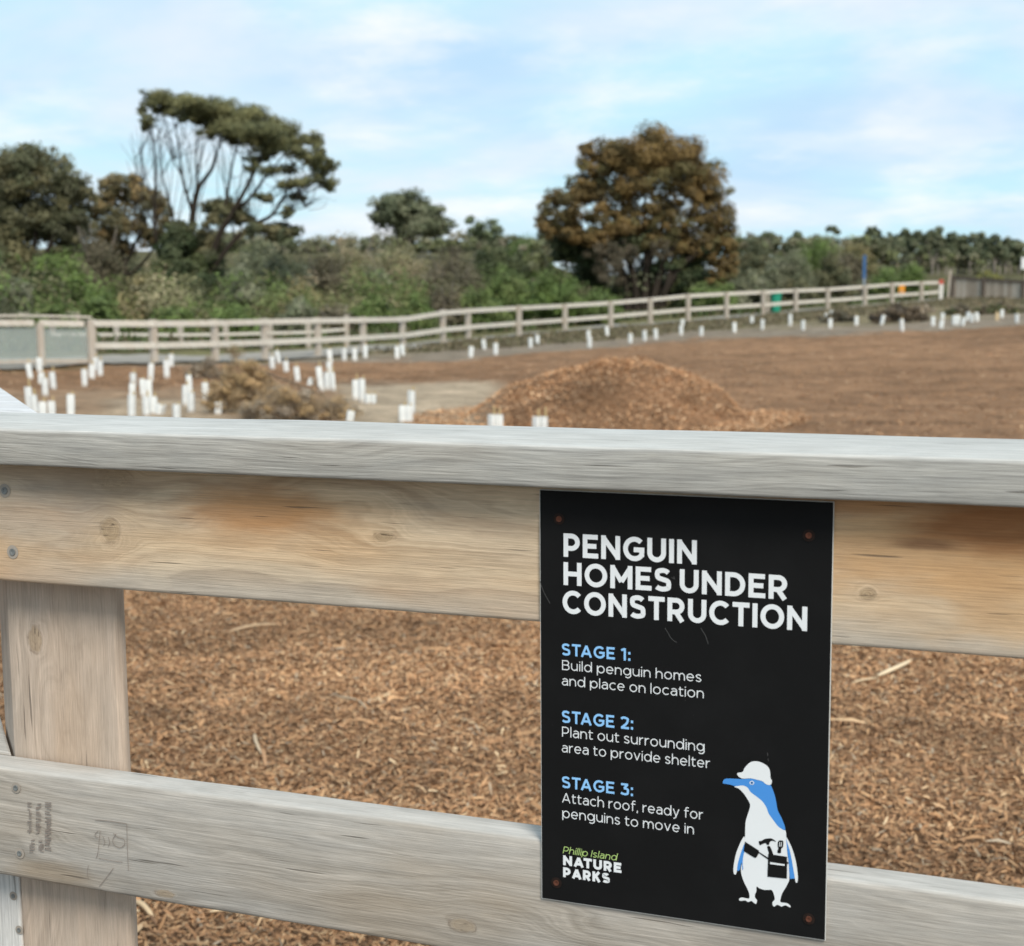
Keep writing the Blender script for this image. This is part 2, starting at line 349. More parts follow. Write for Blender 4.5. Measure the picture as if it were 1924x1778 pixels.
# polar ground sheet around the camera
def build_ground():
    us = np.concatenate([np.linspace(-1.2, -.42, 30)[:-1], np.linspace(-.42, .42, 460), np.linspace(.42, 1.2, 30)[1:]])
    az = np.arctan(us); azl = np.linspace(az[-1], az[0]+2*math.pi, 60)[1:-1]; az = np.concatenate([az, azl])
    rr = np.concatenate([np.geomspace(.4, 3, 8)[:-1], np.geomspace(3, 15, 110)[:-1], np.geomspace(15, 90, 230)[:-1], np.geomspace(90, 3000, 40)])
    A, R = np.meshgrid(az, rr, indexing='ij')
    dx = np.sin(A)*R; dy = np.cos(A)*R
    X = CAM[0]+dx*RTH[0]+dy*FWH[0]; Y = CAM[1]+dx*RTH[1]+dy*FWH[1]
    Z = ground(X, Y)
    P = np.stack([X, Y, Z], -1).reshape(-1, 3); n, k = A.shape
    i = np.arange(n)[:, None]; j = np.arange(k-1)[None, :]; i2 = (i+1) % n
    Fq = np.stack([i*k+j, i2*k+j, i2*k+j+1, i*k+j+1], -1).reshape(-1, 4)
    c0 = len(P); P = np.vstack([P, [[CAM[0], CAM[1], float(ground(CAM[0], CAM[1]))]]])
    # close the centre with a thin ring of quads (degenerate-free triangles as quads avoided: add tiny inner disc)
    px, py, dz = project(P); front = dz > 2
    x, y = P[:, 0], P[:, 1]
    n1 = vnoise(x, y, 1.1, 11); n2 = vnoise(x, y, .35, 12); n3 = vnoise(x, y, 4, 13)
    pyn = py+(n1-.5)*10+(n2-.5)*7
    pxn = px+(n1-.5)*40
    mulch = np.array([.32, .185, .105]); mulch2 = np.array([.27, .135, .062]); straw = np.array([.54, .42, .30]); gravel = np.array([.29, .235, .18])
    grass = np.array([.24, .20, .12]); floor = np.array([.11, .10, .05]); sand = np.array([.38, .265, .175])
    C = mulch*(.8+.35*n3[:, None])
    ym = np.interp(px, [0, 400, 650, 850, 1000, 1150, 1300, 1600, 1924], [689, 688, 684, 676, 664, 653, 638, 629, 609])
    def lay(mask, col):
        nonlocal C; mask = np.clip(mask, 0, 1)[:, None]; C = C*(1-mask)+col*mask
    far = np.where(front, 1.0, 0.0)
    # pale dry patches in front of the mound and among the guards
    lay(far*sm(600, 660, pxn)*sm(985, 905, pxn+(pyn-720)*.55)*sm(712, 726, pyn)*sm(850, 830, py), straw)
    lay(far*sm(680, 600, pxn)*sm(722, 748, pyn)*sm(850, 830, py)*(.4+.6*n1), sand)
    lay(far*sm(180, 240, pxn)*sm(480, 400, pxn)*sm(735, 760, pyn)*sm(850, 830, py)*.7, straw)
    d_ = (x-CAM[0])*FWH[0]+(y-CAM[1])*FWH[1]; l_ = (x-CAM[0])*RTH[0]+(y-CAM[1])*RTH[1]
    th_ = np.clip(np.where(d_ > .5, l_/np.maximum(d_, .5), np.sign(l_)*2), -1.2, .8)
    off = d_-np.interp(th_, TH, DF)
    lay(far*sm(2, -3, pyn-ym), gravel); lay(far*sm(-12, -22, pyn-ym)*sm(700, 900, pxn), grass)
    lay(far*sm(-8, -14, pyn-ym)*sm(900, 700, pxn)*.6, grass)
    lay(far*sm(-.5, 1.5, off+n1*1.5), grass*np.array([.9, 1.0, .8])); lay(far*sm(6, 10, off+n1*3), floor)
    lay(np.where(d_ < 2, 1.0, 0.0)*sm(0, 2, np.abs(d_-2)), gravel)
    n5 = vnoise(x*.45+y*.2, y*1.6-x*.7, .8, 41)*.5+vnoise(x, y, .22, 42)*.5
    C = C*(.78+.3*n2[:, None])*(.66+.68*n5[:, None])
    me = mesh_np('ground', P[:c0], Fq, True, C[:c0])
    b = NB('ground_cover'); a = b.n('ShaderNodeAttribute', attribute_name='col').outputs[0]
    o = b.obj()
    v1 = b.noise(o, 14, 8, .75); v2 = b.noise(b.map(o, (22, 60, 20), rot=(0, 0, .5)), 1, 5, .7); v3 = b.noise(b.map(o, (2.0, 5, 3)), 1, 6, .7)
    k = b.math('ADD', b.math('MULTIPLY_ADD', v1, 1.3, .35), b.math('ADD', b.math('MULTIPLY_ADD', v2, .9, -.45), b.math('MULTIPLY_ADD', v3, 1.5, -.75)))
    k = b.math('MINIMUM', b.math('MAXIMUM', k, .25), 1.7)
    cc = b.n('ShaderNodeCombineXYZ'); b.set(cc.inputs[0], k); b.set(cc.inputs[1], k); b.set(cc.inputs[2], k)
    c = b.mix(1.0, a, cc.outputs[0], 'MULTIPLY'); b.bump(b.math('ADD', v1, v2), .9, .06)
    b.b.inputs['Roughness'].default_value = .95; b.b.inputs['Specular IOR Level'].default_value = .1
    b.color(c)
    tag(link('ground', me, b.m), kind='structure')
build_ground()

# asphalt path running behind the far fence
def build_path():
    ths = np.linspace(-1.0, .40, 150); rows = 9; V = []
    for th in ths:
        df = np.interp(th, TH, DF); w0 = -.5 if th < -.06 else .6; w1 = 3.8 if th < -.05 else 3.2
        for j in range(rows):
            d = df+w0+(w1-w0)*j/(rows-1); x = CAM[0]+FWH[0]*d+RTH[0]*d*th; y = CAM[1]+FWH[1]*d+RTH[1]*d*th
            V.append((x, y, float(ground(x, y))+.06))
    n = len(ths); Fq = [(i*rows+j, (i+1)*rows+j, (i+1)*rows+j+1, i*rows+j+1) for i in range(n-1) for j in range(rows-1)]
    b = NB('asphalt'); v = b.noise(b.obj(), 3, 6, .7); b.b.inputs['Roughness'].default_value = .9
    b.color(b.ramp(v, [(.3, (.23, .21, .185)), (.7, (.31, .285, .25))]))
    tag(link('path', mesh_np('path', V, Fq, True), b.m), kind='structure')
build_path()

# ------------------------------------------------------------------ bark chips (loose mulch)
def chips(name, P, size, tilt=.35, cols=None):
    n = len(P)
    L = size[0]*np.exp(rng.normal(0, .45, n)); L = np.clip(L, size[0]*.35, size[0]*3.2); Wd = np.clip(L*rng.uniform(.12, .38, n), .0025, size[1])
    a = rng.uniform(0, 2*math.pi, n); ti = rng.normal(0, tilt, n); ro = rng.normal(0, .5, n)
    ax = np.stack([np.cos(a)*np.cos(ti), np.sin(a)*np.cos(ti), np.sin(ti)], 1)
    sd_ = np.stack([-np.sin(a), np.cos(a), np.zeros(n)], 1); nz = np.cross(ax, sd_)
    sv = sd_*np.cos(ro)[:, None]+nz*np.sin(ro)[:, None]; nn = np.cross(ax, sv); nn *= np.sign(nn[:, 2:3]+1e-6)
    bend = rng.uniform(-.08, .13, n)*L*(1 if cols is None else .3)
    skew = rng.uniform(-.35, .35, n)*Wd
    V = np.empty((n, 6, 3)); e = (L/2)[:, None]; w = (Wd/2)[:, None]; tp = rng.uniform(.15, 1, n)[:, None]; tp2 = rng.uniform(.15, 1, n)[:, None]
    V[:, 0] = P-ax*e-sv*w*tp; V[:, 1] = P-ax*e+sv*w*tp+ax*skew[:, None]
    V[:, 2] = P+nn*bend[:, None]-sv*w; V[:, 3] = P+nn*(bend*.8)[:, None]+sv*w
    V[:, 4] = P+ax*e-sv*w*tp2; V[:, 5] = P+ax*(e*.93)+sv*w*tp2
    i = np.arange(n)[:, None]*6
    Fq = np.concatenate([i+np.array([0, 2, 3, 1]), i+np.array([2, 4, 5, 3])], 0)
    c = np.array([(.43, .24, .125), (.48, .29, .155), (.35, .19, .095), (.54, .36, .21), (.29, .155, .08), (.45, .255, .13), (.36, .28, .20), (.58, .42, .26), (.20, .11, .06)]) if cols is None else cols
    pk = rng.choice(len(c), n, p=np.array([.24, .16, .2, .09, .09, .12, .04, .025, .035])) if cols is None else rng.integers(0, len(c), n)
    pn = vnoise(P[:, 0], P[:, 1], .9, 31)*.6+vnoise(P[:, 0], P[:, 1], .28, 32)*.4; cc = c[pk]*rng.uniform(.8, 1.2, (n, 1))*(.50+.90*pn[:, None]); cc = cc[:, None, :]*rng.uniform(.88, 1.1, (n, 6, 1))
    o = link(name, mesh_np(name, V.reshape(-1, 3), Fq, False, cc.reshape(-1, 3)), M_CHIP)
    return o
def scatter(n, d0, d1, t0, t1):
    d = np.sqrt(rng.uniform(d0*d0, d1*d1, n)); th = rng.uniform(t0, t1, n)
    x = CAM[0]+FWH[0]*d+RTH[0]*d*th; y = CAM[1]+FWH[1]*d+RTH[1]*d*th
    return x, y
x, y = scatter(380000, 3.0, 10.2, -.44, .42)
tag(chips('bark_mulch', np.stack([x, y, ground(x, y)+rng.uniform(0, .028, len(x))], 1), (.020, .009)), 'loose orange brown bark chips covering the ground right behind the near fence', 'bark mulch', kind='stuff')
FARC = np.array([(.38, .20, .10), (.46, .265, .14), (.30, .155, .075), (.58, .40, .25), (.38, .205, .10), (.17, .085, .045)])
x, y = scatter(150000, 15, 46, -.42, .42)
px_, py_, _ = project(np.stack([x, y, ground(x, y)], 1))
keep = ~((px_ > 610) & (px_ < 950) & (py_ > 722)) & ~((px_ < 600) & (py_ > 735)) & (py_ > np.interp(px_, [0, 400, 650, 850, 1000, 1150, 1300, 1600, 1924], [689, 688, 684, 676, 664, 653, 638, 629, 609]))
keep &= rng.random(len(x)) < sm(46, 20, np.hypot(x-CAM[0], y-CAM[1]))*.8+.2
x, y = x[keep], y[keep]
tag(chips('bark_mulch', np.stack([x, y, ground(x, y)+rng.uniform(0, .04, len(x))], 1), (.030, .020), .2, FARC), 'coarse bark pieces scattered over the open mulched field', 'bark mulch', kind='stuff')
an = rng.uniform(0, 6.283, 40000); rd = 2.9*rng.uniform(0, 1, 40000)**.62; x = MOUND[0]+rd*np.cos(an); y = MOUND[1]+rd*np.sin(an)
tag(chips('mulch_mound', np.stack([x, y, ground(x, y)+rng.uniform(0, .06, len(x))], 1), (.034, .018), .35, FARC[[0, 1, 2, 4, 1, 3]]*1.12), 'low heap of brown bark mulch in the middle of the field', 'mulch heap', kind='stuff')

x, y = scatter(1300, 3.0, 9.5, -.44, .42)
tag(chips('bark_mulch', np.stack([x, y, ground(x, y)+rng.uniform(.012, .035, len(x))], 1), (.062, .016), .2), 'larger bark strips and twigs lying on top of the fine mulch behind the near fence', 'bark mulch', kind='stuff')
# a few big pale splinters and sticks lying on the mulch
def stick(name, a, b, r, c, label, lift=.03, flat=1.0):
    A, _ = hit(*a); B, _ = hit(*b); A[2] += lift; B[2] += lift
    mid = (A+B)/2+np.array([0, 0, r])+(rng.normal(0, .05, 3)*np.linalg.norm(B-A)*np.array([1, 1, 0]))
    o = empty(name, A, label, 'wood piece' if flat > 1 else 'stick')
    P = crom([A, mid, B], 5); R = np.interp(np.linspace(0, 1, len(P)), [0, .15, .8, 1], [r*.3, r, r*.8, r*.2])
    V, Fq = tube_np([(P-A, R)], 5)
    V[:, 2] *= 1
    COL.objects.unlink(o); bpy.data.objects.remove(o)
    ob = link(name, mesh_np(name, V, Fq), plain('pale_wood_'+name, c, .8)); ob.location = A
    return tag(ob, label, 'wood splinter' if 'splinter' in name else 'stick')
stick('wood_splinter', (1648, 1282), (1712, 1252), .011, (.70, .56, .38), 'long pale wood splinter on the mulch right of the sign')
stick('wood_splinter', (1600, 1295), (1650, 1286), .006, (.60, .46, .30), 'thin tan splinter lying left of the long pale one')
stick('fallen_stick', (430, 1197), (525, 1183), .009, (.46, .32, .20), 'pale bent stick on mulch beneath the upper fence board')
stick('fallen_stick', (478, 1392), (492, 1432), .008, (.50, .38, .26), 'short crooked upright stick on mulch between post and sign')
stick('fallen_stick', (630, 1320), (690, 1345), .006, (.42, .32, .22), 'thin grey twig on mulch midway between post and sign')
stick('wood_splinter', (255, 1712), (290, 1745), .009, (.58, .42, .26), 'tan wood splinter beside the fence post foot')
stick('wood_splinter', (395, 1732), (455, 1735), .006, (.66, .50, .32), 'straight pale splinter under the lower fence rail')

# ------------------------------------------------------------------ near fence
XL, XR = -1.02, .95
CAPF, CAPT, CAPB, CAPK = -.0351, .0476, .0064, .1545
BB, LT, LB = -.1346, -.3593, -.4941
GZ = float(ground(0, .1))
fence = empty('near_fence', (0, .05, GZ), 'weathered grey pine fence with flat top rail carrying the black sign', 'fence')
def kxy(px, py, y=.003): p = on_y(px, py, y); return p[0], p[2]
k1 = kxy(206, 992); k2 = kxy(722, 1005); k3 = kxy(1745, 1020); k4 = kxy(1630, 1112); k0 = kxy(215, 900)
st1 = kxy(480, 955); st2 = kxy(1700, 1010); st3 = kxy(1880, 985); st4 = kxy(1640, 960); st5 = kxy(60, 960)
M_CAP = wood('weathered_cap_wood', 'x', (.39, .37, .335), (.275, .26, .235), (.33, .26, .19), .2, (.37, .37, .36), .5, seed=3.1, fine=.24, band=34, warp=.3, lit_top=(.042, .047))
M_CAPF = M_CAP
M_BOARD = wood('upper_board_wood', 'x', (.64, .49, .33), (.43, .31, .20), (.56, .31, .13), .5, (.48, .43, .37), .25,
    knots=[(k1[0], k1[1], .013, .013, .8), (k2[0], k2[1], .012, .005, .8), (k4[0], k4[1], .008, .005, .7), (k0[0], k0[1], .022, .012, .35)],
    stains=[(.62, -.05, .34, .10, .6, (.58, .37, .19)), (st1[0], st1[1], .11, .032, .75, (.42, .20, .07)), (st2[0], st2[1], .20, .05, .55, (.50, .27, .11)), (st3[0], st3[1], .09, .03, 1.0, (.32, .14, .055)), (kxy(1840, 1110)[0], kxy(1840, 1110)[1], .035, .035, .55, (.50, .30, .15)), (kxy(150, 900)[0]+.03, kxy(150, 900)[1]-.01, .10, .03, .5, (.30, .22, .15)), (st4[0]-.02, st4[1]+.01, .09, .018, .6, (.44, .21, .085)),
            (k3[0], k3[1], .032, .006, .75, (.17, .08, .04)), (st5[0], st5[1], .12, .04, .4, (.30, .285, .27))], seed=1.3, band=14, fine=.11, edge_grey=(-.128, -.085), warp=.8)
k5 = kxy(310, 1676); k6 = kxy(870, 1735); kst = kxy(110, 1640)
M_LOWER = wood('lower_board_wood', 'x', (.42, .375, .325), (.30, .265, .225), (.34, .25, .16), .35, (.39, .38, .365), .5,
    knots=[(k5[0], k5[1], .014, .005, .7), (k6[0], k6[1], .016, .007, .5)], stains=[(kst[0], kst[1], .07, .018, .55, (.30, .22, .14))], seed=5.7, band=22, fine=.13, warp=.55, lit_top=(LT-.004, LT+.0005))
kp = kxy(65, 1200, .05)
M_POST = wood('post_wood', 'z', (.52, .41, .325), (.41, .32, .25), (.44, .28, .16), .25, (.46, .41, .36), .3, knots=[(kp[1], kp[0]+.042, .018, .010, .75)], seed=8.4, band=9, fine=.085)
def wobble(me, amp=.0012, s=9.0):
    from mathutils import noise
    for v in me.vertices:
        v.co += Vector((0, noise.noise(Vector((v.co.x*s, 1.3, v.co.z*4)))*amp, noise.noise(Vector((v.co.x*s*.7, 4.1, v.co.y*3)))*amp))
def plank(name, x0, x1, y0, y1, z0, z1, mat, bev, parent, n=40):
    """a board along x with rounded arrises and slightly uneven edges"""
    prof = []
    for cy_, cz_, a0 in ((y1-bev, z1-bev, 0), (y0+bev, z1-bev, 90), (y0+bev, z0+bev, 180), (y1-bev, z0+bev, 270)):
        for q in range(4): a = math.radians(a0+q*30); prof.append((cy_+bev*math.cos(a), cz_+bev*math.sin(a)))
    k = len(prof); xs = np.linspace(x0, x1, n); V = [(xx, p[0], p[1]) for xx in xs for p in prof]
    Fq = [(i*k+j, i*k+(j+1) % k, (i+1)*k+(j+1) % k, (i+1)*k+j) for i in range(n-1) for j in range(k)]
    me = bpy.data.meshes.new(name); me.from_pydata(V, [], [tuple(reversed(f)) for f in Fq]+[tuple(range(k)), tuple(range((n-1)*k, n*k))[::-1]])
    wobble(me)
    bm = bmesh.new(); bm.from_mesh(me); bmesh.ops.recalc_face_normals(bm, faces=bm.faces); bm.to_mesh(me); bm.free()
    for p in me.polygons: p.use_smooth = len(p.vertices) == 4
    return link(name, me, mat, parent, True)
# plan of the second run, leaving the corner back and to the left
cA = on_z(75, 779, CAPT); cB = on_z(0, 728, CAPT); d2 = (cB-cA); d2[2] = 0; d2 /= np.linalg.norm(d2)
def prism(name, plan, z0, z1, mat, parent, bev=.003):
    bm = bmesh.new(); lo = [bm.verts.new((p[0], p[1], z0)) for p in plan]; hi = [bm.verts.new((p[0], p[1], z1)) for p in plan]; n = len(plan)
    bm.faces.new(lo[::-1]); bm.faces.new(hi)
    for i in range(n): bm.faces.new((lo[i], lo[(i+1) % n], hi[(i+1) % n], hi[i]))
    bmesh.ops.recalc_face_normals(bm, faces=bm.faces)
    if bev: bmesh.ops.bevel(bm, geom=list(bm.edges), offset=bev, segments=2, profile=.5, affect='EDGES')
    return link(name, bm_mesh(name, bm), mat, parent, True)
nrm2 = np.array([d2[1], -d2[0], 0.])     # points to the field side (right)
if nrm2[0] < 0: nrm2 = -nrm2
def start_at(y, off):     # point of the line through cA, shifted to the left by off, with given y
    p = cA-nrm2*off; t = (y-p[1])/d2[1]; return p+d2*t
capw = .19
q1 = start_at(CAPK, 0); q2 = start_at(CAPF, capw)
cap = plank('top_rail', min(q2[0], q1[0])-.3, XR+1.2, CAPF, CAPK, CAPB, CAPT, M_CAP, .0035, fence, 90)
prism('top_rail', [q1+d2*.004+np.array([0, .002, 0]), q1+d2*1.7, start_at(CAPK, capw)+d2*1.7, start_at(CAPK+.002, capw)], CAPB, CAPT+.0005, wood('weathered_cap_wood_side', 'y', (.58, .57, .57), (.46, .45, .45), (.4, .33, .26), .08, (.60, .60, .62), .7, seed=12.), fence)
bd = plank('upper_board', XL, XR+1.2, .003, .048, BB, CAPB-.001, M_BOARD, .005, fence, 90)
lw = plank('lower_board', XL, XR+1.2, .003, .0465, LB, LT, M_LOWER, .006, fence, 90)
lw2 = plank('lower_board', XL, XR+1.2, .003, .048, LB-.365, LB-.225, M_LOWER, .006, fence, 60); lw2.data.materials[0] = M_LOWER
lw3 = plank('lower_board', XL, XR+1.2, .003, .048, LB-.72, LB-.58, M_LOWER, .006, fence, 60)
pL, pR = -.6988, -.5407
post = prism('post', [(pL, .0505), (pR, .0505), (pR, .066), (pR-.13, .20), (pL-.03, .24), np.array([pL, .0505, 0])+d2*.14], GZ-.2, CAPB-.002, M_POST, fence, .006)
prism('post', [(XR+.5, .0505), (XR+.65, .0505), (XR+.65, .19), (XR+.5, .19)], GZ-.2, CAPB-.002, M_POST, fence, .004)
M_PALEP = wood('pale_post_wood', 'z', (.62, .60, .56), (.50, .48, .45), (.5, .4, .3), .1, (.60, .60, .60), .6, seed=15.)
prism('post', [(pL-.12, .0505), (pL-.0035, .0505), (pL-.0035, .056), (pL-.12, .056)], GZ-.2, LB+.01, M_PALEP, fence, .002)
for (zt, zb) in ((BB+.141, BB), (LT, LB)):
    base = np.array([pL, .0505, 0])-nrm2*.003+d2*.005
    prism('side_board', [base, base+d2*1.6, base+d2*1.6-nrm2*.045, base-nrm2*.045+d2*.05], zb, min(zt, CAPB-.002), M_LOWER, fence, .003)
    prism('side_board', [base, base+d2*1.6, base+d2*1.6-nrm2*.045, base-nrm2*.045+d2*.05], zb, min(zt, CAPB-.002), M_LOWER, fence, .003) if False else None
# countersunk galvanised screws in their ring dents
M_SCREW = plain('galvanised_screw', (.16, .17, .17), .45, .5, .3, 300); M_HOLE = plain('screw_recess', (.33, .29, .25), .9, .1)
def screw_at(px, py, parent, r=.0042, y=.003, metal=None, ring=None):
    p = on_y(px, py, y); bm = bmesh.new()
    bmesh.ops.create_circle(bm, cap_ends=True, radius=r*1.9, segments=18, matrix=Matrix.Translation((p[0], y-.0011, p[2])) @ Matrix.Rotation(math.pi/2, 4, 'X'))
    d_ = link('screw', bm_mesh('screw', bm), ring or M_HOLE, parent, True)
    bm = bmesh.new()
    rings = [(r, -.0014), (r*.95, -.0022), (r*.45, -.0020), (r*.38, -.0015)]; prev = None
    for rr, dy in rings:
        cur = [bm.verts.new((p[0]+rr*math.cos(a), y+dy, p[2]+rr*math.sin(a))) for a in np.arange(14)*2*math.pi/14]
        if prev: [bm.faces.new((prev[i], prev[(i+1) % 14], cur[(i+1) % 14], cur[i])) for i in range(14)]
        prev = cur
    bm.faces.new(prev)
    link('screw_head', bm_mesh('screw_head', bm), metal or M_SCREW, d_, False)
    return d_
for (sx, sy) in ((10, 922), (25, 1037)): screw_at(sx, sy, fence)
for (sx, sy) in ((31, 1480), (38, 1603)): screw_at(sx, sy, fence, .0034)
for (sx, sy) in ((26, 1683), (37, 1747)): screw_at(sx, sy, fence, .0030, .0505)
# faded ink stamps on the lower board: illegible mill print and a boxed mark
M_INK = plain('faded_ink', (.24, .20, .175), .9, .1, .3, 200)
def ribbon(bm, P, w, y, taper=False):
    P = np.asarray(P, float); T = np.gradient(P, axis=0); T /= np.linalg.norm(T, axis=1)[:, None]+1e-12; N = np.stack([-T[:, 1], T[:, 0]], 1)
    a = [bm.verts.new((p[0]+n[0]*w/2, y, p[1]+n[1]*w/2)) for p, n in zip(P, N)]; b_ = [bm.verts.new((p[0]-n[0]*w/2, y, p[1]-n[1]*w/2)) for p, n in zip(P, N)]
    for i in range(len(P)-1):
        f = bm.faces.new((a[i], a[i+1], b_[i+1], b_[i])); f.normal_update()
        if f.normal.y > 0: f.normal_flip()
bm = bmesh.new(); k = 0
def L2(px, py): q = on_y(px, py, .003); return (q[0], q[2])
for cx_, y0_, y1_, amp in ((57, 1508, 1565, 4), (74, 1510, 1570, 5), (92, 1508, 1600, 6), (62, 1578, 1602, 5), (79, 1580, 1602, 5)):
    yy = y0_
    while yy < y1_:
        xa = cx_-amp+random.choice((0, 0, 3)); xb = cx_+amp-random.choice((0, 0, 3)); tl_ = random.uniform(-1.5, 1.5)
        ribbon(bm, [L2(xa, yy+tl_), L2((xa+xb)/2, yy), L2(xb, yy-tl_)], random.uniform(.0009, .0016), .0014); yy += random.choice((3.2, 3.2, 4.5, 6))
link('ink_stamp', bm_mesh('ink_stamp', bm), M_INK, lw, False)
bm = bmesh.new(); k = 0
for pts in ([(180, 1540), (200, 1541), (240, 1547)], [(240, 1547), (241, 1590), (243, 1635)], [(188, 1612), (215, 1617), (232, 1619)], [(190, 1560), (186, 1600), (182, 1612)],
            [(215, 1565), (222, 1572), (234, 1576), (236, 1586), (226, 1592), (216, 1586), (214, 1576), (220, 1566)], [(205, 1572), (208, 1582), (205, 1590)], [(195, 1570), (199, 1582), (196, 1588)],
            [(186, 1560), (180, 1568), (186, 1574)], [(168, 1625), (166, 1638), (168, 1650)], [(215, 1630), (200, 1650), (188, 1665)]):
    ribbon(bm, crom([L2(*p) for p in pts], 4), .0007, .0012-.000015*k); k += 1
link('ink_stamp', bm_mesh('ink_stamp', bm), M_INK, lw, False)

# ------------------------------------------------------------------ the sign
SW, SH = .2853, .42
sign = empty('notice_sign', (0, 0, -SH), 'black printed notice board headed PENGUIN HOMES UNDER CONSTRUCTION screwed to the fence', 'sign')
b = NB('black_print'); o_ = b.obj(); sc_ = b.ramp(b.noise(b.map(o_, (130, 1, 14), rot=(0, .45, 0)), 1, 3, .6), [(.70, 0.0), (.78, 1.0)])
dust = b.noise(o_, 9, 5, .6); sp_ = b.ramp(b.noise(o_, 260, 2, .5), [(.76, 0.0), (.80, 1.0)])
cl = b.mix(b.math('MULTIPLY', b.ramp(dust, [(.45, 0.0), (.75, 1.0)]), .5), (.0065, .0065, .0068), (.013, .013, .0135))
cl = b.mix(b.math('MULTIPLY', b.math('MULTIPLY', sc_, b.ramp(dust, [(.5, 0.0), (.6, 1.0)])), .25), cl, (.10, .10, .10)); cl = b.mix(b.math('MULTIPLY', sp_, .12), cl, (.2, .2, .2))
b.b.inputs['Roughness'].default_value = .62; b.b.inputs['Specular IOR Level'].default_value = .12; M_BLACK = b.color(cl)
M_WHITE = plain('white_print', (.72, .74, .76), .5, .2, .04, 30); M_BLUEP = plain('pale_blue_print', (.26, .52, .85), .5, .2, .05, 30)
M_BLUE = plain('blue_print', (.065, .26, .66), .5, .2, .05, 30); M_GREEN = plain('lime_print', (.42, .58, .20), .5, .2, .05, 30)
M_CORE = plain('sign_core', (.62, .62, .60), .6, .3, .05, 30); M_BLACKP = plain('dark_print', (.008, .008, .008), .6, .12, .05)
pan = box_obj('panel', 0, SW, 0, .0028, -SH, 0, M_CORE, sign, world=True)
face = box_obj('front_face', .0006, SW-.0006, -.0003, .0, -SH+.0006, -.0006, M_BLACK, pan)
LAY = -.0004
def catm(*p): return ('c', p)
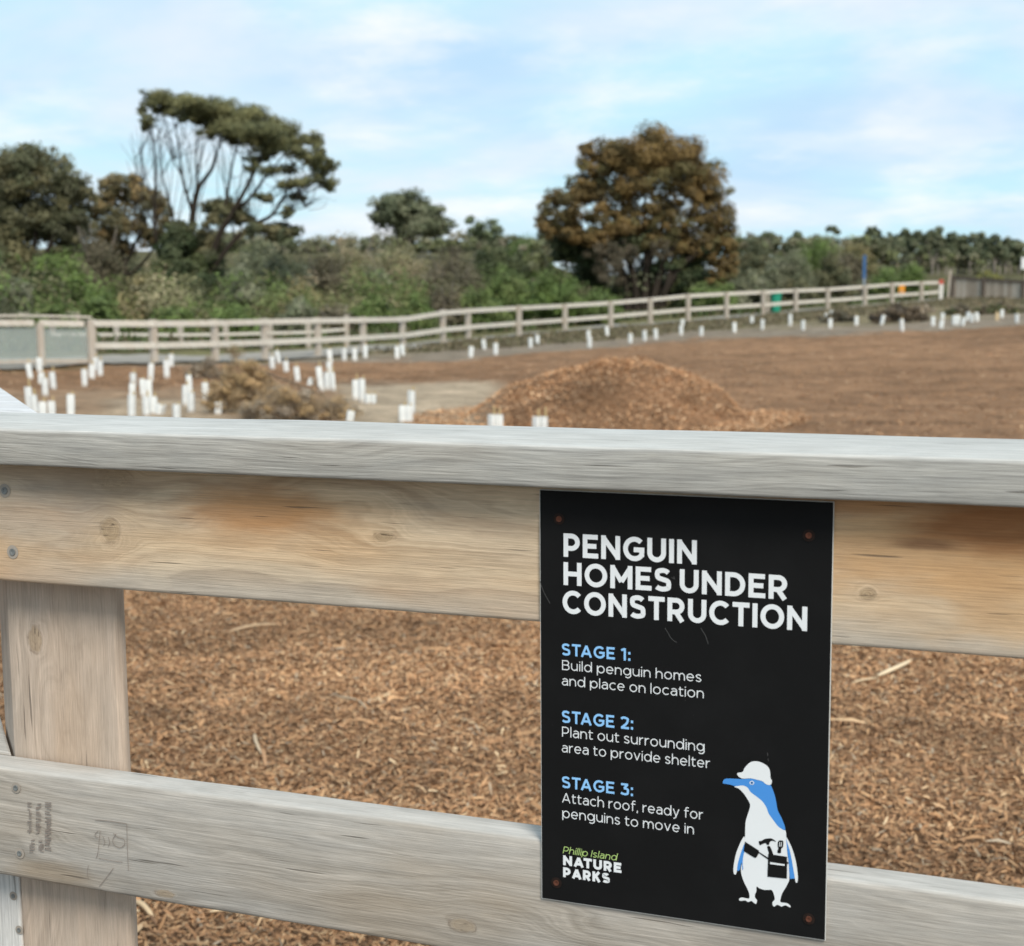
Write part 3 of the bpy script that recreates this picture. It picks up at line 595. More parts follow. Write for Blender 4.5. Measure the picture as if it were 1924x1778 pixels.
def glyph(ch, t):
    h = t/2; T = 1-h; B = h; X = .735; XT = X-h; o = []
    def L(*p): o.append(np.array(p, float))
    def C(*p): o.append(crom(p, 7))
    def A(cx, cy, rx, ry, a0, a1, n=26):
        a = np.radians(np.linspace(a0, a1, n)); return np.stack([cx+rx*np.cos(a), cy+ry*np.sin(a)], 1)
    def arc(*a): o.append(A(*a))
    if ch == 'I': w = t; L((h, 0), (h, 1))
    elif ch == 'P': w = .70; r = (T-.37)/2; L((h, 0), (h, 1)); o.append(np.vstack([[(h, T)], A(w-h-r, T-r, r, r, 90, -90), [(h, .37)]]))
    elif ch == 'R': w = .75; r = (T-.40)/2; L((h, 0), (h, 1)); o.append(np.vstack([[(h, T)], A(w-h-r-.03, T-r, r, r, 90, -90), [(h, .40)]])); L((w*.48, .40), (w-h*1.15, 0))
    elif ch == 'B': w = .74; r = (T-.52)/2; L((h, 0), (h, 1)); o.append(np.vstack([[(h, T)], A(w-h-r-.04, T-r, r, r, 90, -90), [(h, .52)]])); r2 = (.52-B)/2; o.append(np.vstack([[(h, .52)], A(w-h-r2, B+r2, r2, r2, 90, -90), [(h, B)]]))
    elif ch == 'E': w = .66; L((h, 0), (h, 1)); L((h, T), (w-.02, T)); L((h, .51), (w-.08, .51)); L((h, B), (w, B))
    elif ch == 'N': w = .80; L((h, 0), (h, 1)); L((w-h, 0), (w-h, 1)); L((h*1.0, 1-h*.9), (w-h*1.0, h*.9))
    elif ch == 'M': w = .93; L((h, 0), (h, 1)); L((w-h, 0), (w-h, 1)); L((h, 1-h*.9), (w/2, .30)); L((w-h, 1-h*.9), (w/2, .30))
    elif ch == 'H': w = .78; L((h, 0), (h, 1)); L((w-h, 0), (w-h, 1)); L((h, .5), (w-h, .5))
    elif ch == 'K': w = .76; L((h, 0), (h, 1)); L((h, .34), (w-h*1.2, 1)); L((w*.42, .55), (w-h*1.0, 0))
    elif ch == 'T': w = .70; L((0, T), (w, T)); L((w/2, 0), (w/2, T))
    elif ch == 'A': w = .88; L((h*.9, 0), (w/2, 1-h*.5)); L((w-h*.9, 0), (w/2, 1-h*.5)); L((.2*w, .29), (.8*w, .29))
    elif ch == 'D': w = .80; rx = w-h-.30; o.append(np.vstack([[(h, T)], A(.33, .5, w-h-.33, .5-h, 90, -90), [(h, B)]])); L((h, 0), (h, 1))
    elif ch == 'O': w = .96; arc(w/2, .5, w/2-h, .51-h, 0, 360, 44)
    elif ch == 'C': w = .84; arc(.47, .5, .47-h, .51-h, 42, 318, 36)
    elif ch == 'G':
        w = .88; a = A(.475, .5, .475-h, .51-h, 45, 318, 36); o.append(a); L(tuple(a[-1]+np.array([-.03, -.02])), (w-h*1.0, .15), (w-h*1.0, .50)); L((w, .47), (.5*w, .47))
        o.pop(-2); L((w-h*1.05, .18), (w-h*1.05, .5))
    elif ch == 'U': w = .77; r = w/2-h; o.append(np.vstack([[(h, 1)], A(w/2, B+r, r, r, 180, 360), [(w-h, 1)]]))
    elif ch == 'L': w = .6; L((h, 0), (h, 1)); L((h, B), (w, B))
    elif ch == 'S': w = .68; C((w-h*1.2, .80), (w*.70, T-.03), (w*.48, T), (w*.22, T-.05), (h+.01, .735), (w*.22, .585), (w*.5, .515), (w*.8, .44), (w-h, .27), (w*.8, B+.05), (w*.5, B), (w*.24, B+.035), (h*.9, .19))
    elif ch == '1': w = .42; L((w-h-.03, 0), (w-h-.03, 1)); L((.02, .82), (w-h-.03, .955))
    elif ch == '2': w = .68; C((h*.9, .79), (w*.25, T-.03), (w*.5, T), (w*.82, T-.08), (w-h-.01, .70), (w*.72, .46), (w*.4, .24), (h+.03, B+.03)); L((h*.6, B), (w, B))
    elif ch == '3': w = .68; L((.06, T), (w-.07, T)); L((w-.12, T), (.31, .60)); C((.27, .57), (.42, .57), (w*.86, .49), (w-h, .31), (w*.82, B+.06), (w*.5, B), (w*.22, B+.04), (h*.6, .19))
    elif ch == ':': w = t*1.1; L((w/2, 0), (w/2, t*1.15)); L((w/2, .52), (w/2, .52+t*1.15))
    elif ch == ',': w = t*1.2; L((w*.6, t*1.1), (w*.35, -.16))
    elif ch == 'i': w = t; L((h, 0), (h, X)); L((h, .88), (h, .88+t*1.15))
    elif ch == 'l': w = t; L((h, 0), (h, 1.04))
    elif ch == 'o': w = .74; arc(w/2, X/2, w/2-h, X/2-h+.01, 0, 360, 36)
    elif ch == 'c': w = .64; arc(.37, X/2, .37-h, X/2-h+.01, 45, 315, 30)
    elif ch == 'e': w = .70; arc(w/2, X/2, w/2-h, X/2-h+.01, 0, 318, 34); L((h, X/2), (w-h*.3, X/2))
    elif ch in 'bp': w = .76; arc(w-.36, X/2, .36-h, X/2-h+.01, 0, 360, 36); L((h, 0 if ch == 'b' else -.24), (h, 1.04 if ch == 'b' else X))
    elif ch == 'd': w = .76; arc(.36, X/2, .36-h, X/2-h+.01, 0, 360, 36); L((w-h, 0), (w-h, 1.04))
    elif ch == 'g': w = .76; arc(.36, X/2+.02, .36-h, X/2-h, 0, 360, 36); o.append(np.vstack([[(w-h, X)], [(w-h, .02)], A(w-h-.28, .02, .28, .23, 0, -140, 16)]))
    elif ch in 'hn': w = .66; L((h, 0), (h, 1.04 if ch == 'h' else X)); r = (w-2*h)/2; o.append(np.vstack([[(h, XT-r*1.05)], A(w/2, XT-r*1.05, r, r*1.05, 180, 0, 16), [(w-h, 0)]]))
    elif ch == 'm':
        w = 1.06; L((h, 0), (h, X)); r = (w-2*h)/4
        for c in (h+r, h+3*r): o.append(np.vstack([[(c-r, XT-r*1.25)], A(c, XT-r*1.25, r, r*1.25, 180, 0, 14), [(c+r, 0)]]))
    elif ch == 'u': w = .66; L((w-h, 0), (w-h, X)); r = (w-2*h)/2; o.append(np.vstack([[(h, X)], A(w/2, B+r*1.05, r, r*1.05, 180, 360, 16)]))
    elif ch == 'r': w = .40; L((h, 0), (h, X)); C((h, .42), (.18, XT-.06), (w, XT+.01))
    elif ch == 's': w = .54; C((w-h*1.3, .60), (w*.6, XT), (w*.3, XT-.01), (h+.01, .55), (w*.3, .41), (w*.6, .35), (w-h, .21), (w*.7, B+.01), (w*.4, B), (h*.8, .13))
    elif ch == 't': w = .44; L((0, X-h), (w, X-h)); C((.15, .92), (.15, .55), (.16, .17), (.24, B+.01), (w, B+.03))
    elif ch == 'f': w = .44; L((0, X-h), (w, X-h)); C((.16, 0), (.16, .5), (.17, .86), (.26, 1.0-h+.04), (w+.02, 1.0-h+.03))
    elif ch == 'v': w = .66; L((h*.9, X), (w/2, h*.4)); L((w-h*.9, X), (w/2, h*.4))
    elif ch == 'y': w = .66; L((h*.9, X), (w/2, h*.4)); C((w-h*.9, X), (w/2, h*.4-.01), (w*.36, -.16), (.06, -.21))
    elif ch == 'w': w = .98; L((h*.9, X), (w*.28, h*.3)); L((w/2, X), (w*.28, h*.3)); L((w/2, X), (w*.72, h*.3)); L((w-h*.9, X), (w*.72, h*.3))
    elif ch == 'a': w = .62; C((.09, .61), (.22, XT-.02), (.36, XT), (w-h-.05, XT-.08), (w-h, .48), (w-h, .2), (w-h, 0)); C((w-h, .42), (.36, .44), (.16, .40), (h, .23), (.15, B+.03), (.30, B), (.46, .10), (w-h, .25))
    else: w = .4
    return o, w
zc = [0]
def text(name, s, bl, tl, br, weight, mat, parent, gap=.16, shear=0.0, space=.34, serif=False):
    """bl = baseline start, tl = cap top at the start, br = baseline end (photo pixels on the sign plane)"""
    a = on_y(*bl); b_ = on_y(*tl); c = on_y(*br)
    x0, z0 = a[0], (a[2]+c[2])/2*0+a[2]; hc = b_[2]-a[2]; slope = (c[2]-a[2])/(c[0]-a[0]); width = c[0]-a[0]
    gl = []; x = 0.0
    for i, chh in enumerate(s):
        if chh == ' ': x += space; continue
        o, w = glyph(chh, weight); gl.append((o, x)); x += w+gap
        if chh in 'AT' and i+1 < len(s) and s[i+1] in 'AT': x -= .12
    nat = x-gap; kx = width/(nat*hc)
    bm = bmesh.new()
    for o, gx in gl:
        for st in o:
            zc[0] += 1; y = LAY-.000012*(zc[0] % 24)
            P = np.array(st, float); P2 = np.stack([(P[:, 0]+gx)*hc*kx+P[:, 1]*hc*shear+x0, P[:, 1]*hc+z0], 1)
            P2[:, 1] += 0*slope
            t = np.gradient(P2, axis=0)
            # ribbon with mitred corners: horizontal scale applies to width as well
            T = np.diff(P2, axis=0); T /= np.linalg.norm(T, axis=1)[:, None]+1e-12; N = np.stack([-T[:, 1], T[:, 0]], 1)
            Nv = np.vstack([N[:1], (N[:-1]+N[1:]), N[-1:]]); Nv /= np.linalg.norm(Nv, axis=1)[:, None]+1e-12
            sc = np.ones(len(Nv)); sc[1:-1] = 1/np.maximum(.5, (Nv[1:-1]*N[:-1]).sum(1))
            w_ = weight*hc/2*sc[:, None]
            if len(P2) > 30 and np.allclose(P[0], P[-1], atol=1e-3):
                Nv[0] = Nv[-1] = (N[0]+N[-1])/np.linalg.norm(N[0]+N[-1])
            l_ = P2+Nv*w_; r_ = P2-Nv*w_
            va = [bm.verts.new((p[0], y, p[1])) for p in l_]; vb = [bm.verts.new((p[0], y, p[1])) for p in r_]
            for i in range(len(P2)-1):
                f = bm.faces.new((va[i], va[i+1], vb[i+1], vb[i])); f.normal_update()
                if f.normal.y > 0: f.normal_flip()
    return link(name, bm_mesh(name, bm), mat, parent, parent is sign)
BW, HW, LWT = .205, .18, .095
text('title_lettering', 'PENGUIN', (1059, 1046), (1059, 1002), (1309.5, 1061), BW, M_WHITE, sign, .12)
text('title_lettering', 'HOMES UNDER', (1059, 1099), (1059, 1056), (1480.5, 1127), BW, M_WHITE, sign, .12, space=.22)
text('title_lettering', 'CONSTRUCTION', (1057.5, 1152), (1057.5, 1109), (1516.5, 1186.5), BW, M_WHITE, sign, .12)
for hd, bl, tl, br in (('STAGE 1:', (1056, 1231), (1056, 1208.5), (1185, 1240)), ('STAGE 2:', (1056, 1357.5), (1056, 1334.5), (1190, 1369)), ('STAGE 3:', (1056, 1480), (1056, 1458), (1190, 1494))):
    text('heading_lettering', hd, bl, tl, br, HW, M_BLUEP, sign, .13)
for s_, bl, tl, br in (('Build penguin homes', (1056.5, 1258.5), (1056.5, 1240), (1318, 1283)), ('and place on location', (1056, 1287.5), (1056, 1269), (1322.5, 1311)),
                       ('Plant out surrounding', (1056.5, 1384), (1056.5, 1365), (1324, 1409)), ('area to provide shelter', (1056, 1413), (1056, 1394.5), (1334, 1441)),
                       ('Attach roof, ready for', (1056.5, 1507.5), (1056.5, 1489), (1321, 1538)), ('penguins to move in', (1057, 1536), (1057, 1517.5), (1304, 1565))):
    text('body_lettering', s_, bl, tl, br, LWT, M_WHITE, sign, .15)
text('script_lettering', 'Phillip Island', (1057.5, 1603), (1057.5, 1590), (1158.5, 1617), .10, M_GREEN, sign, .14, .22)
text('logo_lettering', 'NATURE', (1058, 1625), (1058, 1606.5), (1168, 1641), .27, M_WHITE, sign, .09)
text('logo_lettering', 'PARKS', (1058, 1647.5), (1058, 1629), (1146, 1659.5), .27, M_WHITE, sign, .09)

def poly(bm, pts, lay, smooth=4, org=(1340, 1400), sc=5.39):
    P = [np.array(p, float) for p in pts]; n = len(P)
    if smooth:
        Q = []
        for i in range(n):
            a, b_, c, d = P[i-1], P[i], P[(i+1) % n], P[(i+2) % n]
            sharp = False
            for s in range(smooth):
                t = s/smooth; Q.append(.5*((2*b_)+(-a+c)*t+(2*a-5*b_+4*c-d)*t*t+(-a+3*b_-3*c+d)*t**3))
        P = Q
    W3 = [on_y(org[0]+p[0]/sc, org[1]+p[1]/sc) for p in P]
    co = [Vector((q[0], q[2], 0)) for q in W3]; tr = tessellate_polygon([co]); vs = [bm.verts.new((q[0], LAY-lay*.00008, q[2])) for q in W3]
    for t in tr:
        try:
            f = bm.faces.new([vs[i] for i in t]); f.normal_update()
            if f.normal.y > 0: f.normal_flip()
        except ValueError: pass
def pict(name, polys, lay, mat, parent, smooth=4):
    bm = bmesh.new()
    for p in polys: poly(bm, p, lay, smooth)
    return link(name, bm_mesh(name, bm), mat, parent, parent is sign)
body = [(215, 420), (300, 406), (350, 425), (380, 470), (440, 515), (500, 565), (545, 625), (565, 685), (605, 740), (660, 815), (700, 845), (735, 868), (742, 960), (752, 1100), (766, 1200), (772, 1350), (762, 1390), (730, 1450), (700, 1500), (685, 1550), (684, 1590), (740, 1598), (775, 1618), (785, 1642), (760, 1634), (735, 1622), (705, 1630), (690, 1634), (650, 1616), (620, 1634), (605, 1622), (602, 1590), (625, 1560), (615, 1510), (600, 1475), (580, 1465), (520, 1465), (470, 1450), (440, 1432), (438, 1480), (425, 1510), (425, 1545), (445, 1570), (435, 1607), (415, 1598), (390, 1578), (355, 1588), (325, 1572), (290, 1576), (263, 1570), (270, 1550), (300, 1543), (345, 1553), (368, 1548), (365, 1500), (345, 1450), (315, 1390), (290, 1320), (282, 1250), (300, 1150), (316, 1060), (320, 1000), (325, 900), (328, 790), (345, 720), (368, 650), (375, 600), (350, 550), (310, 490), (260, 440)]
pen = pict('penguin_picture', [body], 1, M_WHITE, sign, 3); pen['label'] = 'white and blue penguin print wearing a hard hat and tool belt'
pict('blue_back', [[(100, 370), (112, 348), (150, 338), (250, 342), (300, 343), (380, 338), (440, 345), (500, 360), (545, 385), (580, 400), (600, 440), (625, 510), (640, 580), (655, 660), (690, 730), (715, 790), (728, 830), (726, 862), (690, 845), (655, 818), (600, 745), (562, 690), (540, 630), (500, 570), (440, 520), (380, 475), (350, 430), (300, 408), (230, 415), (180, 402), (130, 392), (102, 388)]], 2, M_BLUE, pen, 3)
pict('flipper', [[(318, 925), (290, 960), (250, 1050), (225, 1130), (208, 1230), (208, 1290), (222, 1310), (235, 1300), (250, 1230), (270, 1130), (300, 1040), (322, 990)], ], 3, M_WHITE, pen, 3)
pict('flipper', [[(742, 930), (785, 1010), (812, 1080), (837, 1170), (852, 1260), (859, 1350), (851, 1390), (836, 1386), (826, 1330), (812, 1250), (795, 1150), (775, 1060), (750, 980)]], 3, M_WHITE, pen, 3)
pict('flipper_shade', [[(318, 1000), (300, 1040), (270, 1130), (250, 1205), (245, 1270), (270, 1262), (284, 1200), (292, 1195), (298, 1262), (305, 1250), (300, 1200), (305, 1130), (318, 1070)]], 4, M_BLUE, pen, 3)
pict('flipper_shade', [[(742, 950), (765, 1030), (792, 1130), (810, 1230), (822, 1300), (826, 1350), (800, 1350), (778, 1345), (768, 1200), (755, 1100), (745, 1000)]], 2, M_BLUE, pen, 3)
pict('hard_hat', [[(245, 295), (252, 280), (300, 270), (320, 230), (370, 178), (420, 162), (470, 168), (520, 190), (560, 222), (578, 270), (582, 330), (597, 360), (588, 395), (562, 403), (530, 390), (500, 365), (440, 348), (380, 335), (300, 338), (262, 318)]], 5, M_WHITE, pen, 3)
pict('eye', [[(393+24*math.cos(a), 381+20*math.sin(a)) for a in np.arange(16)*math.pi/8]], 4, M_WHITE, pen, 0)
pict('eye', [[(393+15*math.cos(a), 381+13*math.sin(a)) for a in np.arange(16)*math.pi/8]], 5, M_BLUE, pen, 0)
pict('eye', [[(393+8*math.cos(a), 381+8*math.sin(a)) for a in np.arange(16)*math.pi/8]], 6, M_BLACKP, pen, 0)
pict('hammer', [[(465, 970), (490, 968), (520, 950), (560, 943), (600, 946), (642, 978), (600, 966), (575, 980), (568, 1005), (545, 1008), (535, 990), (500, 1000), (480, 1012), (468, 1000)], [(548, 1028), (576, 1022), (608, 1098), (600, 1112), (560, 1112), (566, 1090)]], 6, M_BLACKP, pen, 2)
pict('screwdriver', [[(668, 965), (705, 965), (712, 985), (708, 1030), (690, 1050), (688, 1090), (656, 1090), (652, 1070), (662, 1045), (655, 1020), (658, 985)]], 6, M_BLACKP, pen, 2)
pict('screwdriver', [[(672, 980), (679, 980), (676, 1025), (669, 1025)], [(690, 980), (696, 980), (693, 1025), (686, 1025)]], 7, M_WHITE, pen, 0)
pict('tool_belt', [[(325, 975), (465, 1065), (465, 1090), (440, 1135), (425, 1140), (310, 1070)], [(455, 1083), (462, 1076), (562, 1140), (562, 1158)], [(560, 1100), (750, 1128), (748, 1350), (552, 1330)], [(748, 1180), (764, 1183), (764, 1200), (748, 1198)]], 8, M_BLACKP, pen, 0)
pict('tool_belt', [[(578, 1182), (726, 1203), (726, 1220), (578, 1202)]], 9, M_WHITE, pen, 0)
# rusty screws showing through
M_RUST = plain('rusty_screw', (.10, .036, .022), .8, .2, .5, 400); M_SMEAR = plain('rust_smear', (.020, .013, .011), .8, .1, .4, 200)
for (sx, sy) in ((1051, 975), (1520, 1006), (1046, 1658), (1520, 1726)):
    p = on_y(sx, sy); s1 = screw_at(sx, sy, sign, .0030, -.0003, M_RUST, M_SMEAR)
# light scuffs on the printed face
M_SCUFF = plain('pale_scuff', (.07, .07, .07), .8, .1)
for kk_, pts in enumerate(([(1015, 1092), (1022, 1112), (1034, 1134)], [(1317, 1180), (1326, 1195), (1331, 1210)], [(1262, 1085), (1268, 1088), (1266, 1083)], [(1250, 1180), (1262, 1200), (1272, 1207)], [(1442, 1414), (1443, 1420)], [(1443, 1425), (1444, 1430)])):
    P = [on_y(*p) for p in pts]; P = [(q[0], q[2]) for q in P]; P = crom(P, 3) if len(P) > 2 else np.array(P)
    bm = bmesh.new(); ribbon(bm, P, .0006, LAY-.0003-.00001*kk_); link('scuff_mark', bm_mesh('scuff_mark', bm), M_SCUFF, sign, True)

# ------------------------------------------------------------------ far post-and-rail fence
M_FAR = wood('far_fence_wood', 'z', (.46, .39, .32), (.37, .31, .25), (.44, .29, .18), .35, (.50, .48, .45), .4, seed=2.2, band=6, fine=.08)
M_FARR = wood('far_rail_wood', 'x', (.62, .56, .48), (.50, .44, .37), (.5, .35, .24), .12, (.66, .64, .60), .5, seed=6.2, band=6, fine=.08)
HP = 1.17
fp = [at(*p) for p in FENCE[3:]]
for p in fp: p[2] = float(ground(p[0], p[1], False))
ff = empty('far_fence', fp[0], 'long pale post and rail fence curving across behind the mulched field', 'fence')
def bar(name, A, B, w, t, mat, parent, bev=.0):
    """box from A to B (centres), height w, thickness t"""
    A = Vector(A); B = Vector(B); d = B-A; Ln = d.length; xa = d.normalized(); ya = Vector((0, 0, 1)).cross(xa).normalized(); za = xa.cross(ya)
    m_ = Matrix((xa, ya, za)).transposed().to_4x4(); m_.translation = A
    return box_obj(name, 0, Ln, -t/2, t/2, -w/2, w/2, mat, parent, bev, 1, True, m_)
tops = [569]*0
TOPY = [601, 602, 601, 599, 597, 596, 595, 583, 580, 575, 571, 566, 560, 553, 549, 546, 543, 541, 536, 532, 529, 528]
tp = []
for (u, v, d), p, ty in zip(FENCE[3:], fp, TOPY):
    q = at(u, ty, d); tp.append(np.array([p[0], p[1], q[2]]))
nf = len(fp)
for i, (p, q) in enumerate(zip(fp, tp)):
    dd_ = (fp[min(i+1, nf-1)]-fp[max(i-1, 0)]); ang = math.atan2(dd_[1], dd_[0])
    if i == nf-1: continue
    m_ = Matrix.Translation((p[0], p[1], 0)) @ Matrix.Rotation(ang+random.uniform(-.03, .03), 4, 'Z')
    box_obj('post', -.085, .085, -.075, .075, p[2]-.3, q[2]+random.uniform(-.01, .02), M_FAR, ff, .01, 1, True, m_)
for i in range(nf-1):
    A, B = tp[i].copy(), tp[i+1].copy(); Ag, Bg = fp[i], fp[i+1]
    u = (B-A)/np.linalg.norm(B-A); side = np.array([u[1], -u[0], 0])*(.10 if i > 7 else -.07)       # camera side of the posts
    for z_off, frac in ((-.085, None), (None, .44)):
        a = A.copy(); b2 = B.copy()
        if frac: a[2] = Ag[2]+frac*(A[2]-Ag[2]); b2[2] = Bg[2]+frac*(B[2]-Bg[2])
        else: a[2] += z_off; b2[2] += z_off
        bar('rail', a-side*1.25+u*.004, b2-side*1.25-u*.004, .15, .045, M_FARR, ff)

# railing with tinted panels at the left end, seen in front of the path
gp = [at(-200, 702, 31.0), at(-60, 697, 32.0), at(78, 690, 33.5), at(172, 685, 34.4)]
for p in gp: p[2] = float(ground(p[0], p[1], False))
gr = empty('panelled_railing', gp[2], 'timber railing with grey see-through panels at the left edge', 'railing')
b = NB('grey_mesh_panel'); b.b.inputs['Roughness'].default_value = .25; b.b.inputs['Alpha'].default_value = .42; M_PANEL = b.color((.42, .47, .45))
for i, p in enumerate(gp):
    t_ = at([-200, -60, 78, 174][i], [612, 610, 606, 601][i], [31, 32, 33.5, 34.4][i])
    ang = math.atan2(gp[-1][1]-gp[0][1], gp[-1][0]-gp[0][0])
    box_obj('post', -.075, .075, -.07, .07, p[2]-.3, t_[2]-.01, M_FAR, gr, .01, 1, True, Matrix.Translation((p[0], p[1], 0)) @ Matrix.Rotation(ang, 4, 'Z'))
for i in range(3):
    A, B = gp[i], gp[i+1]; u = (B-A)/np.linalg.norm(B-A); hh = HP+.02
    for nm, z1, w, t, mt in (('cap_rail', hh, .045, .19, M_FARR), ('rail', hh-.16, .14, .045, M_FARR), ('bottom_rail', .14, .10, .045, M_FAR)):
        o = np.array([0, -.11, 0]) if nm == 'rail' else np.zeros(3)
        bar(nm, A+np.array([0, 0, z1])+u*.08*(nm != 'cap_rail')+o, B+np.array([0, 0, z1])-u*.08*(nm != 'cap_rail')+o, w, t, mt, gr)
    bar('panel', A+np.array([0, 0, .56])+u*.09, B+np.array([0, 0, .56])-u*.09, .74, .012, M_PANEL, gr)
# thin rail behind it and the second fence line beyond the path
def simple_fence(name, pts, hgt, rails, label, pw=.10, rw=.12, mat=None, cap=None):
    P = [];
    for (u, v, d) in pts:
        p = at(u, v, d); p[2] = float(ground(p[0], p[1], False)); P.append((p, at(u, hgt[len(P)], d)[2]))
    o = empty(name, P[0][0], label, 'fence')
    for p, zt in P: box_obj('post', p[0]-pw/2, p[0]+pw/2, p[1]-pw/2, p[1]+pw/2, p[2]-.2, zt, mat or M_FAR, o, 0, 1, True)
    for (p, zp), (q, zq) in zip(P, P[1:]):
        for fr in rails:
            a = p.copy(); b2 = q.copy(); a[2] = p[2]+(zp-p[2])*fr; b2[2] = q[2]+(zq-q[2])*fr
            bar('rail', a-np.array([0, pw*.8, 0]), b2-np.array([0, pw*.8, 0]), rw, .04, mat or M_FARR, o)
    return o
simple_fence('back_railing', [(-120, 640, 47), (-40, 640, 47), (52, 640, 47), (148, 640, 47)], [591, 590, 589, 588], (.99, .72), 'thin grey railing behind the panelled railing, far left', .09, .07)
simple_fence('back_fence', [(100, 650, 44), (220, 648, 44.5), (340, 646, 45), (425, 645, 46), (508, 643, 47), (580, 641, 48), (652, 638, 49)], [607, 606, 606, 605, 601, 600, 592], (.55,), 'second low fence on the far side of the path, at left', .13, .09)

# ------------------------------------------------------------------ foliage
def leaves(blobs, n, leaf, cols, clump=.3, fill=.35, up=.35, nsub=None, droop=0.0, elong=2.0):
    """blobs: (cx,cy,cz,rx,ry,rz). Leaf-sized faces gathered in clumps over and inside each blob."""
    B = np.array(blobs, float); area = (B[:, 3]*B[:, 5]+B[:, 4]*B[:, 5]+B[:, 3]*B[:, 4]); cnt = np.maximum(8, (n*area/area.sum()).astype(int))
    PP, NN, CC = [], [], []
    cols = np.array(cols, float)
    for bl, c in zip(B, cnt):
        R = bl[3:6]; k = nsub or int(np.clip(area.mean()*0+14+R.mean()*16, 14, 70))
        dv = rng.normal(size=(k, 3)); dv /= np.linalg.norm(dv, axis=1)[:, None]
        rad = np.where(rng.random(k) < fill, rng.uniform(.3, .8, k), rng.uniform(.82, 1.05, k))[:, None]
        sub = bl[:3]+dv*R*rad
        sc = cols[rng.integers(0, len(cols), k)]*rng.uniform(.8, 1.2, (k, 1)); ssz = rng.uniform(.6, 1.3, k)
        w = ssz**2; idx = rng.choice(k, c, p=w/w.sum())
        off = rng.normal(size=(c, 3)); off /= np.linalg.norm(off, axis=1)[:, None]; off *= (rng.random(c)**(1/2.2))[:, None]
        P = sub[idx]+off*(clump*R.mean()*ssz[idx])[:, None]*np.array([1.15, 1.15, .85])
        N = off+dv[idx]*.5+np.array([0, 0, up])+rng.normal(0, .45, (c, 3))
        PP.append(P); NN.append(N); CC.append(sc[idx]*rng.uniform(.8, 1.2, (c, 1)))
    P = np.vstack(PP); N = np.vstack(NN); C = np.vstack(CC); m_ = len(P)
    N /= np.linalg.norm(N, axis=1)[:, None]+1e-9
    ref = rng.normal(size=(m_, 3)); ref[:, 2] -= droop; a = np.cross(N, ref); a /= np.linalg.norm(a, axis=1)[:, None]+1e-9; b_ = np.cross(N, a)
    l = leaf*rng.uniform(.6, 1.5, (m_, 1)); w = l/elong
    V = np.stack([P-b_*l, P+a*w, P+b_*l, P-a*w], 1).reshape(-1, 3); i = np.arange(m_)[:, None]*4
    return V, i+np.arange(4)[None], np.repeat(C, 4, 0)
def foliage(name, parent, blobs, n, leaf, cols, **k):
    org = np.array(parent.location); V, Fq, C = leaves(blobs, n, leaf, cols, **k)
    return link(name, mesh_np(name, V-org, Fq, False, C), M_LEAF, parent)
DK = [(0.114, 0.121, 0.063), (0.156, 0.151, 0.079), (0.094, 0.105, 0.058), (0.198, 0.178, 0.094)]
OLV = [(0.247, 0.218, 0.104), (0.190, 0.180, 0.085), (0.304, 0.247, 0.123), (0.162, 0.162, 0.076)]
GRN = [(0.133, 0.190, 0.056), (0.169, 0.233, 0.070), (0.105, 0.147, 0.049), (0.197, 0.239, 0.085)]
BRT = [(0.150, 0.215, 0.054), (0.120, 0.180, 0.050), (0.180, 0.241, 0.075), (0.100, 0.140, 0.040)]
GRY = [(0.235, 0.244, 0.154), (0.180, 0.199, 0.117), (0.289, 0.289, 0.199), (0.207, 0.217, 0.126)]
BRN_ = [(0.304, 0.235, 0.159), (0.251, 0.198, 0.130), (0.365, 0.289, 0.206), (0.213, 0.167, 0.106)]
BRN = [(0.175, 0.150, 0.095), (0.145, 0.125, 0.078), (0.210, 0.180, 0.120), (0.120, 0.110, 0.065)]
TAN = [(0.347, 0.307, 0.185), (0.291, 0.267, 0.145), (0.404, 0.323, 0.210), (0.226, 0.234, 0.113)]
RST = [(0.194, 0.125, 0.045), (0.153, 0.106, 0.040), (0.221, 0.147, 0.053), (0.113, 0.087, 0.036), (0.161, 0.139, 0.058)]
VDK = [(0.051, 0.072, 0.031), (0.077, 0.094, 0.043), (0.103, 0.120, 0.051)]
def px_blob(px, py, d, rx, ry, depth=None):
    c = at(px, py, d); s = d/F; return (c[0], c[1], c[2], rx*s, (depth or rx)*s, ry*s)
def trunk(parent, paths, mat, name='trunk', k=6):
    org = np.array(parent.location); V, Fq = tube_np([(np.asarray(P)-org, R) for P, R in paths], k)
    return link(name, mesh_np(name, V, Fq, True), mat, parent)
def limb(pts, d, r0, r1, jit=.4, n=5):
    P = [at(x, y, d+random.uniform(-jit, jit)*(i > 0)) for i, (x, y) in enumerate(pts)]; Q = crom(P, n); return Q, np.linspace(r0, r1, len(Q))
def base_at(px, d):
    p = at(px, 560, d); p[2] = float(ground(p[0], p[1])); return p

